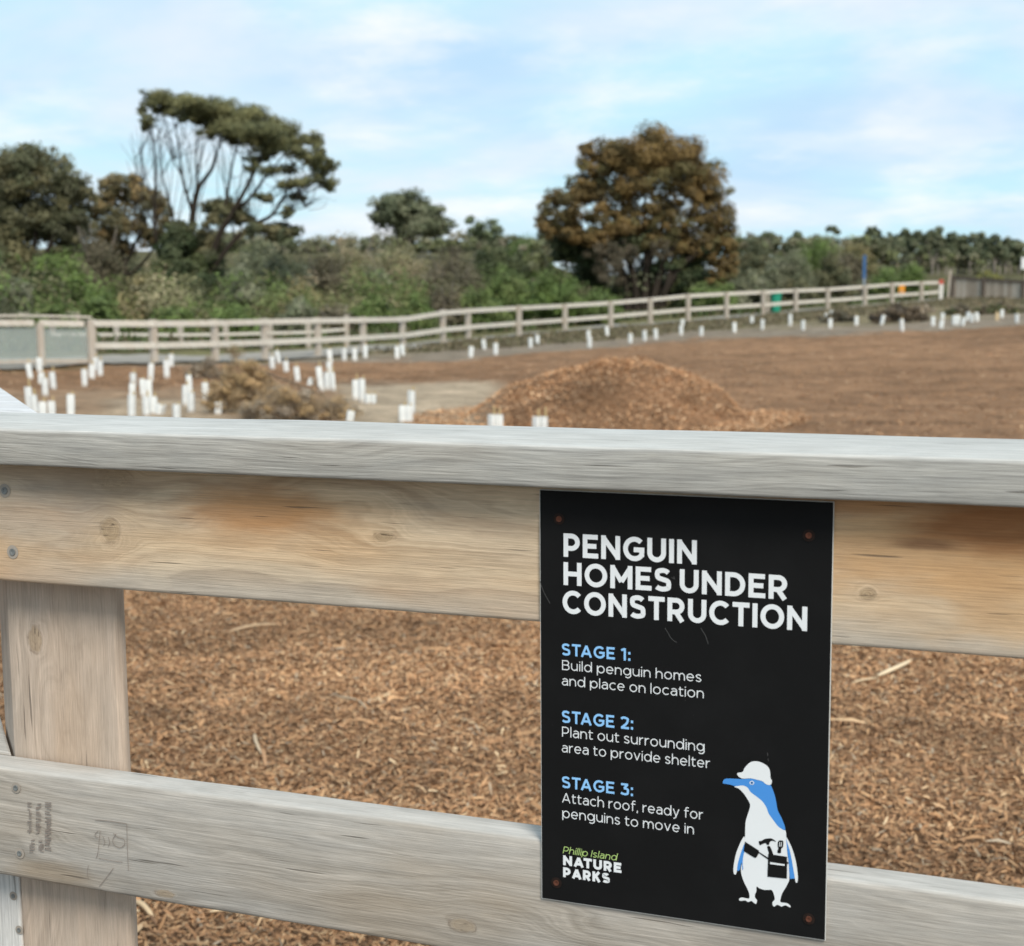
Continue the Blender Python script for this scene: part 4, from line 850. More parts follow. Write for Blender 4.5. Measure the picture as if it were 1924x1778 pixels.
def shrub(name, cx, top, base, hw, cols, d, label, cat='shrub', n=None, leaf=.085, lobes=7, group=None, twiggy=False, stem=True, **kw):
    b0 = base_at(cx, d); s = d/F; o = empty(name, b0, label, cat, group)
    ztop = at(cx, top, d)[2]; zb = b0[2]; hgt = max(.5, ztop-zb); R = hw*s
    bl = []
    for i in range(lobes):
        f = (i+.5)/lobes*2-1; f += random.uniform(-.15, .15); hh = hgt*(1-.5*f*f)*random.uniform(.78, 1.0); rx = R*random.uniform(.26, .5)
        c = at(cx+f*hw*.66, 560, d+random.uniform(-.35, .35)*R)
        bl.append((c[0], c[1], zb+hh*.56, rx, rx, hh*.46))
    c = at(cx, 560, d); bl.append((c[0], c[1], zb+hgt*.50, R*.62, R*.6, hgt*.48))
    N = n or int(np.clip(R*hgt*2300, 3000, 17000))
    foliage('crown', o, bl, N, leaf*.8, cols, clump=.42, fill=.4, **kw)
    paths = []
    for i in range(16 if twiggy else 5):
        a = random.uniform(0, 6.28); e = np.array([math.cos(a)*R*.7, math.sin(a)*R*.7, hgt*random.uniform(.6, 1.06 if twiggy else .95)])
        P = crom([b0, b0+e*np.array([.3, .3, .45]), b0+e], 5); paths.append((P, np.linspace(.04, .010, len(P))))
    trunk(o, paths, M_PALEBARK if twiggy else M_BARK, 'stem', 5)
    return o

SHR = [
 (-40, 470, 610, 70, DK, 54, 'dark green shrub cut by the left picture edge'),
 (25, 525, 612, 48, GRY, 48, 'grey green low shrub above the panelled railing'),
 (110, 462, 600, 66, BRT, 52, 'bright green bushy shrub below the dark left tree'),
 (100, 565, 612, 60, GRN, 46, 'low green shrub right behind the panelled railing'),
 (190, 545, 604, 52, GRN, 47.5, 'rounded green shrub left of the olive brown bush'),
 (185, 428, 560, 56, BRN, 60, 'grey brown twiggy bush under the olive tree at left'),
 (268, 500, 606, 56, OLV, 51, 'olive brown bush left of the windswept tree foot'),
 (320, 566, 610, 60, GRN, 48, 'low green bush in front of the windswept tree'),
 (440, 572, 610, 62, GRN, 49, 'low green bush right of the windswept tree foot'),
 (462, 478, 596, 52, GRY, 57, 'grey green shrub right beside the windswept trunk'),
 (535, 452, 590, 56, GRY, 63, 'tall grey green shrub with pale tips between tree and scrub'),
 (560, 560, 606, 48, GRY, 52, 'small grey bush behind the sixth fence bay'),
 (620, 476, 598, 66, BRN, 66, 'brown grey scrub bush in the left middle'),
 (630, 570, 606, 46, BRN, 54, 'low brown bush behind the fence, left middle'),
 (655, 448, 560, 72, TAN, 76, 'tan leafless looking scrub on the skyline left of the domed tree'),
 (700, 548, 608, 56, GRN, 55, 'dark green bush behind the fence below the domed tree'),
 (752, 452, 570, 88, TAN, 75, 'broad tan and olive thicket beneath the domed tree'),
 (778, 552, 606, 50, GRN, 57, 'fresh green bush just left of the fence bend'),
 (700, 500, 590, 55, GRY, 66, 'grey green bush in front of the tan thicket'),
 (850, 462, 592, 66, BRN, 72, 'brown twiggy bush right of the tan thicket'),
 (835, 530, 600, 40, BRN, 60, 'small bare brown bush right behind the fence bend'),
 (930, 462, 560, 66, VDK, 90, 'dark green hedge like bush behind the green mounds'),
 (985, 448, 545, 56, GRN, 96, 'sunlit green bush on the skyline left of the rusty tree'),
 (905, 535, 600, 52, GRN, 60, 'green mounded bush left of the biggest green mound'),
 (955, 498, 590, 56, GRN, 68, 'leafy green bush with pale twigs above the fence'),
 (1045, 512, 596, 80, BRT, 66, 'biggest bright green mound left of the rusty tree'),
 (1125, 545, 592, 50, GRN, 66, 'low green mound at the left foot of the rusty tree'),
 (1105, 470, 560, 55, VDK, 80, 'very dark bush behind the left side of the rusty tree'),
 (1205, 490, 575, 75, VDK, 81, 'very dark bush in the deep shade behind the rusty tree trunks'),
 (490, 440, 590, 60, GRY, 70, 'grey green tall bush behind the right limbs of the windswept tree'),
 (400, 455, 590, 50, VDK, 66, 'dark bush closing the gap behind the windswept trunk'),
 (235, 470, 590, 60, DK, 72, 'dark bush in the shade below the thin olive tree'),
 (1300, 470, 560, 70, VDK, 80, 'very dark bush behind the right side of the rusty tree'),
 (1335, 528, 585, 62, GRN, 74, 'green bush at the right foot of the rusty tree'),
 (1275, 520, 575, 45, VDK, 77, 'dark green low bush under the rusty tree crown'),
 (1410, 448, 560, 62, DK, 88, 'dark olive bush just right of the rusty tree'),
 (1415, 510, 575, 46, GRY, 79, 'grey green bush behind the green bin, left side'),
 (1478, 470, 570, 58, GRY, 82, 'grey green spreading bush above the green bin'),
 (1500, 520, 562, 46, DK, 80, 'dark bush right of the green bin'),
 (1560, 478, 560, 50, DK, 84, 'dark bush left of the blue pole'),
 (1600, 472, 545, 38, BRN, 86, 'brown bush touching the blue pole'),
 (1535, 446, 520, 62, BRT, 118, 'yellow green rounded bush on the skyline left of the blue pole'),
 (1600, 452, 530, 52, OLV, 112, 'olive bush on the skyline behind the blue pole'),
 (1665, 500, 545, 42, GRN, 92, 'green bush between blue pole and orange marker'),
 (1712, 490, 545, 34, BRT, 92, 'bright green bush behind the orange marker'),
 (1795, 532, 566, 26, GRN, 82, 'small green bush by the red topped fence end'),
 (1640, 520, 552, 40, BRT, 98, 'pale green low bush right of the blue pole'),
 (1855, 505, 540, 34, TAN, 100, 'yellow flowering bush behind the paling fence'),
]
for (cx_, t_, b_, hw_, cl_, d_, lb) in SHR:
    if lb.startswith('yellow flow'): cl_ = [(.30, .28, .07), (.2, .2, .07), (.16, .16, .07)]
    shrub('shrub', cx_, t_, b_, hw_, cl_, d_, lb, twiggy=(cl_ is BRN or cl_ is TAN), leaf=.075 if cl_ in (BRN, TAN) else .085)

# the tangled belt of low scrub that ties the shrubs together
VS, FS, CS, vo = [], [], [], 0
MUT = lambda p_, f_: [tuple(c_*f_ for c_ in q_) for q_ in p_]
for x0_, x1_, pal_, k_ in ((-60, 90, DK+GRN[:2], 16), (90, 230, BRT+GRN[:2], 15), (230, 330, TAN+OLV, 12), (330, 470, GRN+DK, 15), (470, 580, GRN+OLV[:2], 12), (580, 700, TAN+OLV, 14), (700, 830, GRN+OLV[:1], 14), (830, 900, BRN+OLV, 8), (900, 1090, GRN, 20), (1090, 1220, GRN[2:3]+DK, 12), (1220, 1420, DK+GRY, 16)):
    bl = []
    for _ in range(k_):
        x_ = random.uniform(x0_-15, x1_+15); d0_ = np.interp((x_-962)/F, TH, DF)+random.uniform(13, 26); p_ = at(x_, 560, d0_); zz_ = float(ground(p_[0], p_[1])); hh_ = random.uniform(.9, 2.6); rx_ = random.uniform(.9, 1.7)
        bl.append((p_[0], p_[1], zz_+hh_*.5, rx_, rx_, hh_*.6))
    V, Fq, C = leaves(bl, 9500, .075, MUT(pal_, 1.0), clump=.5, fill=.4, nsub=12); VS.append(V); FS.append(Fq+vo); CS.append(C); vo += len(V)
V, Fq, C = np.vstack(VS), np.vstack(FS), np.vstack(CS)
tag(link('scrub_belt', mesh_np('scrub_belt', V, Fq, False, C), M_LEAF), 'continuous tangle of olive and green scrub behind the path', 'scrub', kind='stuff')
# windswept tree
D1 = 60.0
tr = empty('windswept_tree', base_at(365, D1), 'tall windswept tree with flat slanting crown and many bare limbs', 'tree')
crown = [(290, 185, 22, 13), (322, 190, 30, 14), (362, 198, 32, 16), (402, 206, 34, 18), (442, 212, 34, 18), (482, 222, 34, 20), (520, 240, 30, 20), (545, 262, 26, 22), (500, 255, 36, 18), (450, 240, 36, 16),
         (405, 230, 30, 12), (585, 262, 18, 15), (602, 285, 12, 14), (562, 290, 18, 12), (615, 308, 17, 13), (600, 330, 15, 10), (572, 343, 17, 9), (626, 340, 8, 9), (545, 315, 15, 9), (500, 285, 20, 9), (440, 262, 20, 9),
         (275, 222, 12, 16), (272, 240, 8, 8), (350, 222, 16, 8), (480, 300, 16, 7), (395, 250, 18, 8), (300, 205, 16, 8), (330, 212, 18, 8), (380, 225, 22, 10), (430, 238, 26, 12), (480, 262, 26, 12), (525, 278, 22, 12), (590, 300, 14, 14), (610, 345, 12, 6), (550, 345, 12, 6), (265, 205, 8, 10), (595, 312, 16, 12), (618, 352, 10, 8), (560, 372, 13, 6), (530, 348, 14, 7), (505, 318, 18, 8), (470, 318, 10, 6)]
foliage('crown', tr, [px_blob(x_, y_, D1+random.uniform(-1, 1), a_*1.05, b2_*1.08, a_*1.7) for x_, y_, a_, b2_ in crown], 56000, .055, [(.180, .176, .080), (.135, .138, .062), (.215, .205, .092), (.105, .112, .052)], clump=.44, fill=.55, nsub=18)
low = [(500, 372, 16, 8), (541, 400, 11, 13), (430, 388, 34, 18), (405, 405, 26, 22), (455, 405, 22, 18), (525, 432, 30, 18), (480, 432, 20, 14), (385, 470, 30, 40)]
foliage('lower_foliage', tr, [px_blob(x_, y_, D1+random.uniform(-.5, 1), a_, b2_, a_*1.3) for x_, y_, a_, b2_ in low], 11000, .08, DK, clump=.42, fill=.5, nsub=18)
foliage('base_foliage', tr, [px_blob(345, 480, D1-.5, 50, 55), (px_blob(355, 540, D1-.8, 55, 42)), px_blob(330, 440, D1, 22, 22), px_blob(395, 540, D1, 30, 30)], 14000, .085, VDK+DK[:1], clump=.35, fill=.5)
lb = [([(360, 575), (350, 500), (360, 425), (365, 385), (375, 350), (398, 318), (408, 285), (425, 240)], .20, .03), ([(362, 400), (352, 368), (343, 335), (338, 290), (330, 240), (318, 205)], .08, .015),
      ([(370, 362), (370, 330), (368, 300), (372, 262), (365, 215)], .07, .012), ([(390, 575), (395, 505), (412, 442), (440, 395), (463, 352), (480, 318), (495, 285), (500, 250)], .19, .025),
      ([(440, 397), (470, 372), (497, 335), (522, 305), (540, 280)], .09, .015), ([(400, 505), (440, 452), (475, 424), (510, 405), (532, 372), (552, 345), (590, 325)], .13, .02),
      ([(335, 565), (305, 500), (292, 440), (291, 380), (293, 320), (288, 270), (283, 215)], .11, .02), ([(350, 505), (330, 430), (318, 380), (305, 330), (300, 280), (295, 220)], .07, .012),
      ([(418, 432), (425, 380), (432, 335), (440, 295), (455, 250)], .09, .015), ([(532, 372), (560, 365), (590, 345), (610, 330)], .05, .01), ([(345, 335), (325, 300), (310, 250)], .04, .01),
      ([(480, 318), (470, 290), (450, 255)], .04, .01), ([(510, 405), (545, 395), (575, 390), (600, 372)], .04, .008), ([(291, 380), (270, 340), (255, 300), (243, 262)], .03, .006), ([(292, 430), (268, 380), (250, 340), (238, 300)], .03, .006)]
paths = [limb(p_, D1, r0, r1, .5) for p_, r0, r1 in lb]
src = [(p_, D1) for p_, _, _ in lb]
for q in range(420):
    p_, _ = src[random.randrange(len(src))]; i = random.randrange(1, len(p_)-1); s_ = p_[i]; cb = crown[random.randrange(len(crown))]
    if abs(cb[0]-s_[0]) > 75 or cb[1] > s_[1]: continue
    mid = (s_[0]*.55+cb[0]*.45+random.uniform(-12, 12)+8, s_[1]*.5+cb[1]*.5+random.uniform(-8, 14)); paths.append(limb([s_, mid, (cb[0]+random.uniform(-12, 12), cb[1]+4)], D1+random.uniform(-.8, .8), .018, .006, .6, 5))
for q in range(26):
    x0_ = random.uniform(255, 300); y0_ = random.uniform(300, 430); paths.append(limb([(x0_, y0_), (x0_-random.uniform(4, 14), y0_-random.uniform(20, 40)), (x0_-random.uniform(8, 34), y0_-random.uniform(50, 90))], D1, .014, .005, .5, 4))
for q in range(30):
    x0_ = random.uniform(500, 580); y0_ = random.uniform(350, 395); paths.append(limb([(x0_, y0_), (x0_+random.uniform(10, 30), y0_-random.uniform(0, 14)), (x0_+random.uniform(30, 60), y0_-random.uniform(-5, 30))], D1, .014, .005, .5, 4))
trunk(tr, paths, M_BARK, 'trunk', 6)

def tree(name, cx, d, blobs, n, leaf, cols, label, limbs, r=.16, group=None, bark=None, **kw):
    o = empty(name, base_at(cx, d), label, 'tree', group); b0 = np.array(o.location)
    foliage('crown', o, [px_blob(x_, y_, d+random.uniform(-.6, .6), a_, b2_, a_*1.1) for x_, y_, a_, b2_ in blobs], n, leaf, cols, **kw)
    P = []
    for pts in limbs: P.append(limb([(x_, y_) for x_, y_ in pts], d, r, r*.2, .4))
    for pp in P: pp[0][0][2] = min(pp[0][0][2], b0[2]) if abs(pp[0][0][2]-b0[2]) < 1.5 else pp[0][0][2]
    if limbs:
        bx, by, _ = project(b0[None]); P.append((crom([b0, at(limbs[0][0][0], limbs[0][0][1], d)], 4), np.linspace(r*1.3, r, 5)))
    trunk(o, P, bark or M_BARK); return o
tree('broadleaf_tree', 60, 63, [(60, 330, 62, 45), (0, 340, 60, 50), (120, 350, 52, 48), (150, 400, 45, 50), (50, 400, 70, 60), (-50, 380, 70, 80), (100, 430, 60, 40), (20, 470, 60, 50), (135, 455, 35, 35), (75, 300, 45, 25), (20, 305, 35, 25)], 42000, .085,
     [(0.142, 0.137, 0.072), (0.104, 0.110, 0.057), (0.190, 0.171, 0.085), (0.095, 0.095, 0.053)], 'dense dark rounded tree at the left picture edge', [[(60, 590), (62, 500), (70, 400)], [(60, 540), (100, 450), (130, 380)], [(60, 540), (20, 450), (0, 380)]], .2, clump=.36, fill=.45)
tree('broadleaf_tree', 250, 66, [(215, 350, 28, 24), (240, 365, 32, 26), (200, 390, 30, 30), (280, 385, 28, 28), (305, 400, 18, 30), (230, 420, 36, 28), (200, 445, 24, 28), (275, 440, 26, 22), (305, 440, 18, 20), (250, 340, 18, 12), (225, 465, 30, 20)], 13000, .085,
     [(0.285, 0.209, 0.095), (0.209, 0.171, 0.085), (0.342, 0.247, 0.114), (0.152, 0.142, 0.076)], 'thin olive brown tree between the dark tree and windswept tree', [[(240, 570), (235, 500), (225, 430), (215, 360)], [(235, 500), (262, 440), (285, 390)], [(240, 520), (280, 480), (305, 420)]], .1, clump=.4, fill=.45)
tree('domed_tree', 765, 100, [(735, 395, 38, 26), (770, 390, 42, 26), (805, 405, 34, 26), (760, 415, 55, 24), (720, 405, 26, 18), (830, 425, 22, 18), (790, 430, 40, 14), (750, 375, 30, 12)], 15000, .12,
     [(0.162, 0.180, 0.104), (0.209, 0.218, 0.133), (0.123, 0.142, 0.080)], 'small grey green domed tree on the skyline, centre left', [[(745, 520), (748, 450), (745, 400)], [(748, 460), (790, 430), (810, 405)]], .12, clump=.34, fill=.5)
tree('sparse_tree', 905, 100, [(885, 412, 11, 9), (905, 425, 14, 8), (925, 418, 10, 9), (890, 435, 16, 8), (930, 432, 16, 10), (912, 440, 30, 8)], 2000, .10, [(0.171, 0.209, 0.114), (0.133, 0.162, 0.085)], 'little sparse tree on the skyline between domed and rusty trees',
     [[(900, 520), (900, 450), (888, 410)], [(900, 450), (925, 415)], [(900, 455), (908, 412)]], .05, clump=.45, fill=.6)
RB = [(1210, 285, 66, 38), (1150, 292, 45, 32), (1110, 310, 30, 34), (1268, 300, 52, 38), (1315, 335, 42, 45), (1345, 380, 32, 45), (1355, 425, 28, 36), (1365, 455, 20, 28), (1060, 385, 38, 36), (1030, 400, 24, 30), (1025, 428, 20, 16), (1100, 360, 40, 34),
      (1145, 355, 34, 22), (1200, 345, 40, 26), (1170, 385, 34, 22), (1130, 402, 32, 22), (1215, 395, 30, 26), (1255, 385, 30, 30), (1290, 360, 34, 26), (1310, 405, 26, 26), (1265, 425, 24, 26), (1180, 425, 40, 18), (1140, 430, 36, 16), (1075, 420, 34, 20), (1240, 335, 40, 24),
      (1330, 460, 26, 30), (1285, 445, 22, 20), (1060, 440, 36, 16), (1355, 490, 20, 22), (1225, 262, 30, 14), (1105, 280, 16, 10), (1290, 470, 30, 20), (1235, 455, 30, 16), (1370, 500, 20, 26), (1120, 450, 30, 14), (1345, 520, 18, 18), (1170, 300, 40, 26), (1240, 300, 40, 30), (1300, 330, 30, 26), (1080, 350, 20, 18)]
rt_ = tree('rusty_tree', 1200, 76, RB, 84000, .082, RST, 'broad domed tree with rust brown foliage and dark shady trunks', [[(1195, 575), (1190, 520), (1165, 450), (1130, 390), (1110, 330)], [(1210, 575), (1215, 500), (1210, 420), (1215, 330)], [(1225, 575), (1245, 500), (1285, 430), (1310, 370)],
     [(1190, 540), (1140, 480), (1080, 440), (1050, 400)], [(1240, 560), (1280, 500), (1330, 460), (1345, 420)], [(1240, 575), (1255, 530), (1262, 480)], [(1180, 575), (1175, 520), (1150, 470)], [(1215, 500), (1240, 440), (1250, 380)]], .24, clump=.42, fill=.4, nsub=20)
foliage('hanging_vines', rt_, [px_blob(1150, 495, 74.5, 32, 40), px_blob(1125, 480, 75, 28, 30), px_blob(1180, 480, 75, 22, 36), px_blob(1240, 470, 75, 20, 26)], 7000, .085, [(.145, .118, .078), (.10, .085, .055), (.18, .148, .10)], clump=.3, fill=.5, elong=5, droop=2)
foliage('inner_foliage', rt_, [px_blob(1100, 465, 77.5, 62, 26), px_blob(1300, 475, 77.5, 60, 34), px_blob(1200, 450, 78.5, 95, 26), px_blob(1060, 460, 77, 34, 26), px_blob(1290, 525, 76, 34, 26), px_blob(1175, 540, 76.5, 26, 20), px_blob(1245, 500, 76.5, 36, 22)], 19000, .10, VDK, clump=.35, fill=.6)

# far tree line on the right: slim pale trunks under small dark crowns
TL = [(1440, 432, 18, 'slim dark tree above the green bin'), (1495, 436, 16, 'small dark crowned tree on the skyline right of the green bin'), (1563, 424, 11, 'tiny umbrella shaped tree alone on the skyline'), (1640, 426, 16, 'slim tree directly right of the blue pole'),
      (1668, 440, 20, 'dark crowned tree on the left of the far woodland'), (1700, 428, 24, 'rounded tree over the orange marker in the far woodland'), (1728, 434, 20, 'slim tree right of the orange marker in far woodland'), (1752, 426, 22, 'tallest dark topped tree in the far woodland above the fence end'),
      (1778, 440, 22, 'pale trunked tree above the start of the paling fence'), (1800, 436, 20, 'second tree above the paling fence from its left end'), (1822, 442, 20, 'third tree above the paling fence from its left end'), (1846, 438, 22, 'fourth tree above the paling fence from its left end'),
      (1868, 444, 20, 'fifth tree above the paling fence from its left end'), (1890, 446, 22, 'second last tree of the far woodland before the right edge'), (1915, 448, 24, 'last tree of the far woodland at the right edge')]
for i, (x_, t_, w_, lb_) in enumerate(TL):
    d_ = 120+random.uniform(0, 30); bl = [(x_, t_+14, w_*.8, 13), (x_-w_*.5, t_+24, w_*.6, 10), (x_+w_*.5, t_+26, w_*.6, 11), (x_+random.uniform(-6, 6), t_+34, w_, 10)]
    if w_ < 12: bl = [(x_, t_+6, 8, 6), (x_+8, t_+12, 6, 4)]
    lm = [[(x_+random.uniform(-3, 3), 528), (x_+random.uniform(-3, 3), 490), (x_+random.uniform(-5, 5), t_+20)], [(x_, 500), (x_+8, 475), (x_+w_*.5, t_+26)], [(x_, 495), (x_-8, 470), (x_-w_*.5, t_+26)]]
    if i > 3: lm.append([(x_+9, 528), (x_+11+random.uniform(-3, 3), 490), (x_+6, t_+30)])
    tree('woodland_tree', x_, d_, bl, 2600 if w_ > 12 else 900, .16, [(0.123, 0.142, 0.076), (0.171, 0.180, 0.104), (0.095, 0.110, 0.061)], lb_, lm, .085, 'trees of the far woodland', M_PALEBARK, clump=.45, fill=.5, nsub=10)
# understorey of the far woodland and far scrub: nobody could count it
bl = [px_blob(x_, random.uniform(468, 500), random.uniform(135, 175), random.uniform(14, 24), random.uniform(12, 24)) for x_ in np.linspace(1385, 1990, 60)]
bl += [px_blob(x_, random.uniform(452, 474), random.uniform(120, 150), random.uniform(18, 28), random.uniform(9, 16)) for x_ in np.linspace(1385, 1640, 18)]
bl += [px_blob(x_, random.uniform(455, 475), random.uniform(110, 135), random.uniform(20, 34), random.uniform(16, 26)) for x_ in np.linspace(380, 1090, 44)]
bl += [px_blob(x_, 486, 92, 34, 34) for x_ in (1000, 1040, 1080, 1110)]
V, Fq, C = leaves(bl, 88000, .16, [(0.162, 0.171, 0.095), (0.228, 0.218, 0.133), (0.114, 0.129, 0.068), (0.266, 0.237, 0.162), (0.190, 0.209, 0.095)], clump=.4, fill=.5, nsub=14)
tag(link('far_scrub', mesh_np('far_scrub', V, Fq, False, C), M_LEAF), 'hazy band of far scrub and undergrowth along the skyline', 'scrub', kind='stuff')
# rough grass and ground plants beyond the path, along the foot of the shrubs
gx, gy = [], []
for _ in range(9000):
    th = random.uniform(-.42, .44); d_ = np.interp(th, TH, DF)+random.uniform(7.5, 16); gx.append(CAM[0]+FWH[0]*d_+RTH[0]*d_*th); gy.append(CAM[1]+FWH[1]*d_+RTH[1]*d_*th)
gx = np.array(gx); gy = np.array(gy); gz = ground(gx, gy)
n_ = len(gx); a_ = rng.uniform(0, 6.28, n_); h_ = rng.uniform(.15, .5, n_); w_ = rng.uniform(.05, .14, n_)
P0 = np.stack([gx, gy, gz], 1); sdv = np.stack([np.cos(a_), np.sin(a_), 0*a_], 1)*w_[:, None]; tipv = np.stack([rng.normal(0, .12, n_), rng.normal(0, .12, n_), h_], 1)
V = np.stack([P0-sdv, P0+sdv, P0+tipv+sdv*.4, P0+tipv-sdv*.4], 1).reshape(-1, 3)
cg = np.array([(.10, .13, .05), (.13, .13, .065), (.075, .10, .04), (.16, .14, .08)])[rng.integers(0, 4, n_)]
tag(link('rough_grass', mesh_np('rough_grass', V, np.arange(n_)[:, None]*4+np.arange(4)[None], False, np.repeat(cg, 4, 0)), M_LEAF), 'rough green grass along the foot of the shrubs', 'grass', kind='stuff')
# dry grass on the verge in front of the far fence
gx, gy = [], []
for _ in range(16000):
    th = random.uniform(-.1, .44); dfn = np.interp(th, TH, DF); d_ = dfn+random.uniform(-11, 1.5); gx.append(CAM[0]+FWH[0]*d_+RTH[0]*d_*th); gy.append(CAM[1]+FWH[1]*d_+RTH[1]*d_*th)
gx = np.array(gx); gy = np.array(gy); gz = ground(gx, gy); pp = np.stack([gx, gy, gz], 1); qx, qy, _ = project(pp)
kp_ = qy < np.interp(qx, [650, 850, 1000, 1150, 1300, 1600, 1924], [668, 660, 650, 640, 626, 617, 598]); pp = pp[kp_]; n_ = len(pp)
a_ = rng.uniform(0, 6.28, n_); sdv = np.stack([np.cos(a_), np.sin(a_), 0*a_], 1)*rng.uniform(.03, .1, (n_, 1)); tipv = np.stack([rng.normal(0, .05, n_), rng.normal(0, .05, n_), rng.uniform(.03, .12, n_)], 1)
V = np.stack([pp-sdv, pp+sdv, pp+tipv+sdv*.4, pp+tipv-sdv*.4], 1).reshape(-1, 3); cg = np.array([(.19, .155, .095), (.14, .13, .07), (.23, .19, .12), (.13, .11, .07)])[rng.integers(0, 4, n_)]
tag(link('dry_grass', mesh_np('dry_grass', V, np.arange(n_)[:, None]*4+np.arange(4)[None], False, np.repeat(cg, 4, 0)), M_LEAF), 'short dry grass on the verge in front of the far fence', 'grass', kind='stuff')

# ------------------------------------------------------------------ tree guards
M_GUARD = NB('white_plastic_sleeve'); M_GUARD.b.inputs['Roughness'].default_value = .45
_o = M_GUARD.obj(); _n = M_GUARD.noise(_o, 5, 4, .6); _s = M_GUARD.n('ShaderNodeSeparateXYZ'); M_GUARD.set(_s.inputs[0], _o)
_m = M_GUARD.math('MULTIPLY', M_GUARD.sstep(M_GUARD.math('ADD', _s.outputs[2], M_GUARD.math('MULTIPLY', M_GUARD.math('SUBTRACT', _n, .5), .4)), .02, .30, 1.0, 0.0), .6)
M_GUARD = M_GUARD.color(M_GUARD.mix(_m, M_GUARD.ramp(_n, [(.3, (.64, .66, .65)), (.7, (.80, .81, .80))]), (.36, .27, .19)))
M_STAKE = plain('bamboo_stake', (.50, .38, .20), .7)
def guard_mesh():
    """three-sided plastic sleeve of unit height with rounded corners, open at the top"""
    bm = bmesh.new(); prof = []
    for k_ in range(3):
        a0 = k_*2*math.pi/3; 
        for da in (-.35, 0, .35): prof.append((math.cos(a0+da)*(.5 if da == 0 else .47), math.sin(a0+da)*(.5 if da == 0 else .47)))
    n = len(prof); rings = []
    for z, s in ((0, 1), (.33, .97), (.66, 1.02), (1, .98), (1, .92), (.55, .9)): rings.append([bm.verts.new((x_*s, y_*s, z)) for x_, y_ in prof])
    for a, b_ in zip(rings, rings[1:]):
        for i in range(n): bm.faces.new((a[i], a[(i+1) % n], b_[(i+1) % n], b_[i]))
    bmesh.ops.recalc_face_normals(bm, faces=bm.faces); return bm_mesh('sleeve', bm)
GM = guard_mesh(); GM.materials.append(M_GUARD)
bm = bmesh.new(); add_box(bm, -.035, .035, -.035, .035, -.05, 1.18); SM = bm_mesh('stake', bm); SM.materials.append(M_STAKE)
ORD = ['first', 'second', 'third', 'fourth', 'fifth', 'sixth', 'seventh', 'eighth', 'ninth', 'tenth', 'eleventh', 'twelfth']
GU = {
 'in the back bunch under the panelled railing': [(57, 683, 713, -8), (74, 672, 700, 0), (77, 700, 722, 5), (85, 711, 745, 0), (101, 699, 733, -4)],
 'in the front bunch nearest the left edge': [(58, 727, 778, -3), (67, 742, 780, -5), (81, 755, 790, 0), (97, 754, 790, 0), (133, 741, 788, 2)],
 'beside the first far fence post': [(160, 694, 727, 0), (173, 685, 713, 4), (179, 672, 696, 0), (188, 678, 708, 0)],
 'in the tall overlapping column at left': [(247.5, 742, 788, 2), (249, 721, 746, 0), (251, 701, 727, 0)],
 'just right of the tall overlapping column': [(269, 712, 746, -3), (276, 745, 783, 0), (280, 714, 752, 0), (282.5, 683, 718, 5), (289, 745, 779, 0), (298, 764, 779, 12)],
 'in the bunch left of the brush pile': [(314, 677, 711, 0), (321, 666, 690, 2), (332, 760, 790, 0), (348, 724, 763, 2), (356, 705, 741, -2), (360, 738, 776, 0), (388, 719, 757, -2), (409, 755, 779, 4), (415, 718, 737, 0)],
 'in the bunch behind the brush pile': [(512, 670, 694, -3), (525, 659, 684, -12), (539, 678, 700, -4), (560, 689, 718, -5), (581, 712, 725, 20), (604, 689, 736, -6), (614, 700, 734, 0), (618, 680, 704, 0), (621, 657, 684, -5), (627, 700, 735, -4)],
 'in the even row below the path': [(647, 655, 679, 0), (666, 655, 679, 0), (686, 649, 674, 0), (746, 651, 675, 0), (757, 647, 669, -7)],
 'on pale ground left of mulch heap': [(656, 775, 793, 10), (668, 714, 752, 0), (680, 712, 757, 0), (691, 742, 759, 0), (701, 741, 759, 0), (757, 762, 796, 0), (768, 762, 796, 0), (774, 734, 780, 0)],
 'poking up behind the near top rail': [(925, 779, 815, 0), (938, 779, 815, 0), (1009, 783, 818, 0), (1021, 783, 818, 0)],
 'in the far row left of mulch heap': [(885, 651, 673, 4), (911, 638, 658, -7), (932, 645, 668, 0), (997, 635, 655, 0), (1010, 630, 649, 0)],
 'in the far row above the mulch heap': [(1106, 621, 642, 0), (1108, 632, 655, 0), (1141, 614, 632, -5), (1185, 627, 646, 0), (1212, 621, 642, -3), (1233, 618, 639, -3), (1280, 611, 631, 0), (1282, 600, 616, 2)],
 'in the far row right of mulch heap': [(1318, 614, 633, 0), (1380, 606, 626, -2), (1413, 594, 611, 0), (1433, 600, 621, 0), (1485, 590, 614, 0), (1509, 602, 622, 0), (1553, 588, 605, -4), (1560, 599, 618, 0), (1562, 583, 600, 3), (1609, 594, 613, 0)],
 'around the dark far brush pile': [(1656, 592, 612, 12), (1664, 581, 597, 10), (1695, 600, 624, -4), (1753, 595, 614, 0), (1768, 602, 618, 8), (1771, 588, 603, 0)],
 'in the far bunch before the paling fence': [(1792, 593, 612, 0), (1799, 592, 613, 0), (1809, 597, 613, 8), (1817, 586, 603, 10), (1826, 590, 607, 0), (1836, 587, 605, -5), (1873, 587, 602, 0), (1882, 582, 598, 0), (1911, 590, 608, -2)],
}
proto = None
